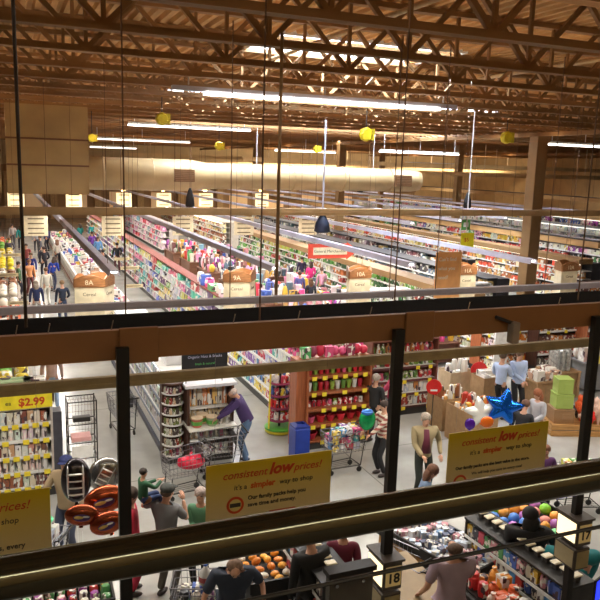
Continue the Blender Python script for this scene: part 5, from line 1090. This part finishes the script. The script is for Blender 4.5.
# bottom-right screen
q = PY(602, 588, 5.2); t = thing('register_screen', 'checkout screen glowing blue at the bottom right corner', 'screen', q, R(20)); MB().rbox((-.16, 0, -.12), (.2, .03, .14), .006).build('bezel', BLACK, t); MB().box((-.145, -.004, -.105), (.185, -.001, .125)).build('display', EMIT((.02, .04, .9), 1.5, 'blue_screen'), t); MB().tube((0, .04, -.12), (0, .04, -q.z), .02).build('stand', BLACK, t)
# grocery items by the lavender man
q = PZ(490, 580, .9); t = thing('checkout_counter', 'black checkout belt loaded with groceries beside the mauve-shirted man', 'counter', (q.x-.1, q.y-.1, 0)); MB().rbox((-.3, -1.2, 0), (.3, .6, .82), .02).build('body', DARK, t); MB().box((-.26, -1.15, .82), (.26, .55, .84)).build('belt', BLACK, t)
for i in range(14): put(['carton', 'jar', 'snack_bag', 'bottle'][i % 4], (q.x-.1-.16+(i % 3)*.16, q.y-.1-.5+(i//3)*.2, .842), (.15, .15, random.uniform(.12, .24)), random.choice([(.7, .12, .03), (.75, .55, .45), (.8, .35, .05), (.75, .7, .65), (.6, .04, .04)]), 'grocery item on the black checkout belt', 'grocery item', 'items on the black belt')

# ================================================================== LIGHT
W = bpy.data.worlds.new('daylight'); SC.world = W; W.use_nodes = True; nt = W.node_tree; bg = nt.nodes['Background']; bg.inputs[0].default_value = (.80, .88, 1, 1); bg.inputs[1].default_value = 42
for i, X in enumerate(AX[:8]):
    for (ya, yb, pw) in ((14.6, 30, 1), (30, 62, 2)):
        if i >= 4: ya = max(ya, 21+i*1.5)
        area((X, (ya+yb)/2, 3.95), .2, yb-ya, (250 if i < 4 else 150)*pw)
for (x0_, x1_, y_, z_, pw) in ((-3, 12, 9.98, 4.17, 380), (12, 26, 9.98, 4.17, 260)):
    area(((x0_+x1_)/2, y_, z_), x1_-x0_, .2, pw)
for x_ in (18, 34, 50): area((x_, 60, 6.6), 14, 1, 700)  # added downlights without fixtures, to brighten the far right
for x_ in (30, 50): area((x_, 72, 6.9), 14, 1, 1000, rot=(PI/2, 0, 0), col=(1, .82, .58))  # added wall washers without fixtures, aimed at the far wall to brighten it
# mezzanine strip light behind the viewer
t = thing('mezzanine_light', 'long strip light above the mezzanine behind the handrail', 'light', (0, -1.9, 7.75)); MB().box((-6, -.08, 0), (10, .08, .1)).build('housing', WHITE, t); MB().box((-5.9, -.05, -.04), (9.9, .05, -.002)).build('tube', EMIT((1, .92, .72), 24, 'warm_tube'), t)
for x_ in (-5, 2, 9): MB().tube((x_, 0, .1), (x_, 0, 1.84), .008).build('hanger', WIREM, t)
area((2, -1.9, 7.69), 15, .15, 60, col=(1, .78, .5))
WARM = (1, .70, .42)
# added warm uplights without fixtures, put in to brighten the roof deck
for (x_, y_, sx_, sy_, pw) in ((6, 14, 22, .4, 50), (10, 24, 30, .4, 120), (14, 38, 40, .5, 330), (20, 55, 50, .5, 600), (24, 72, 60, .5, 700), (2, 6, 16, .4, 30)):
    area((x_, y_+.6, 7.6), sx_, sy_, pw, rot=(PI, 0, 0), col=WARM)
for (x_, y_, sx_, sy_, pw) in ((8, 8.3, 20, .25, 110), (8, 13, 24, .25, 230), (10, 28, 30, .3, 700), (18, 46, 44, .3, 1000)):  # added downlights with no fixtures of their own, brighten the hanging lights' tops
    area((x_, y_, 8.05), sx_, sy_, pw, col=(1, .9, .78))
V = SC.view_settings; V.view_transform = 'Standard'; V.look = 'None'; V.gamma = 1; V.exposure = 0.1; V.use_curve_mapping = False
SC.cycles.use_denoising = True; SC.cycles.max_bounces = 6; SC.cycles.diffuse_bounces = 4; SC.cycles.glossy_bounces = 3; SC.cycles.transparent_max_bounces = 8; SC.cycles.sample_clamp_indirect = 6
print('OBJS', len(bpy.data.objects), counts)
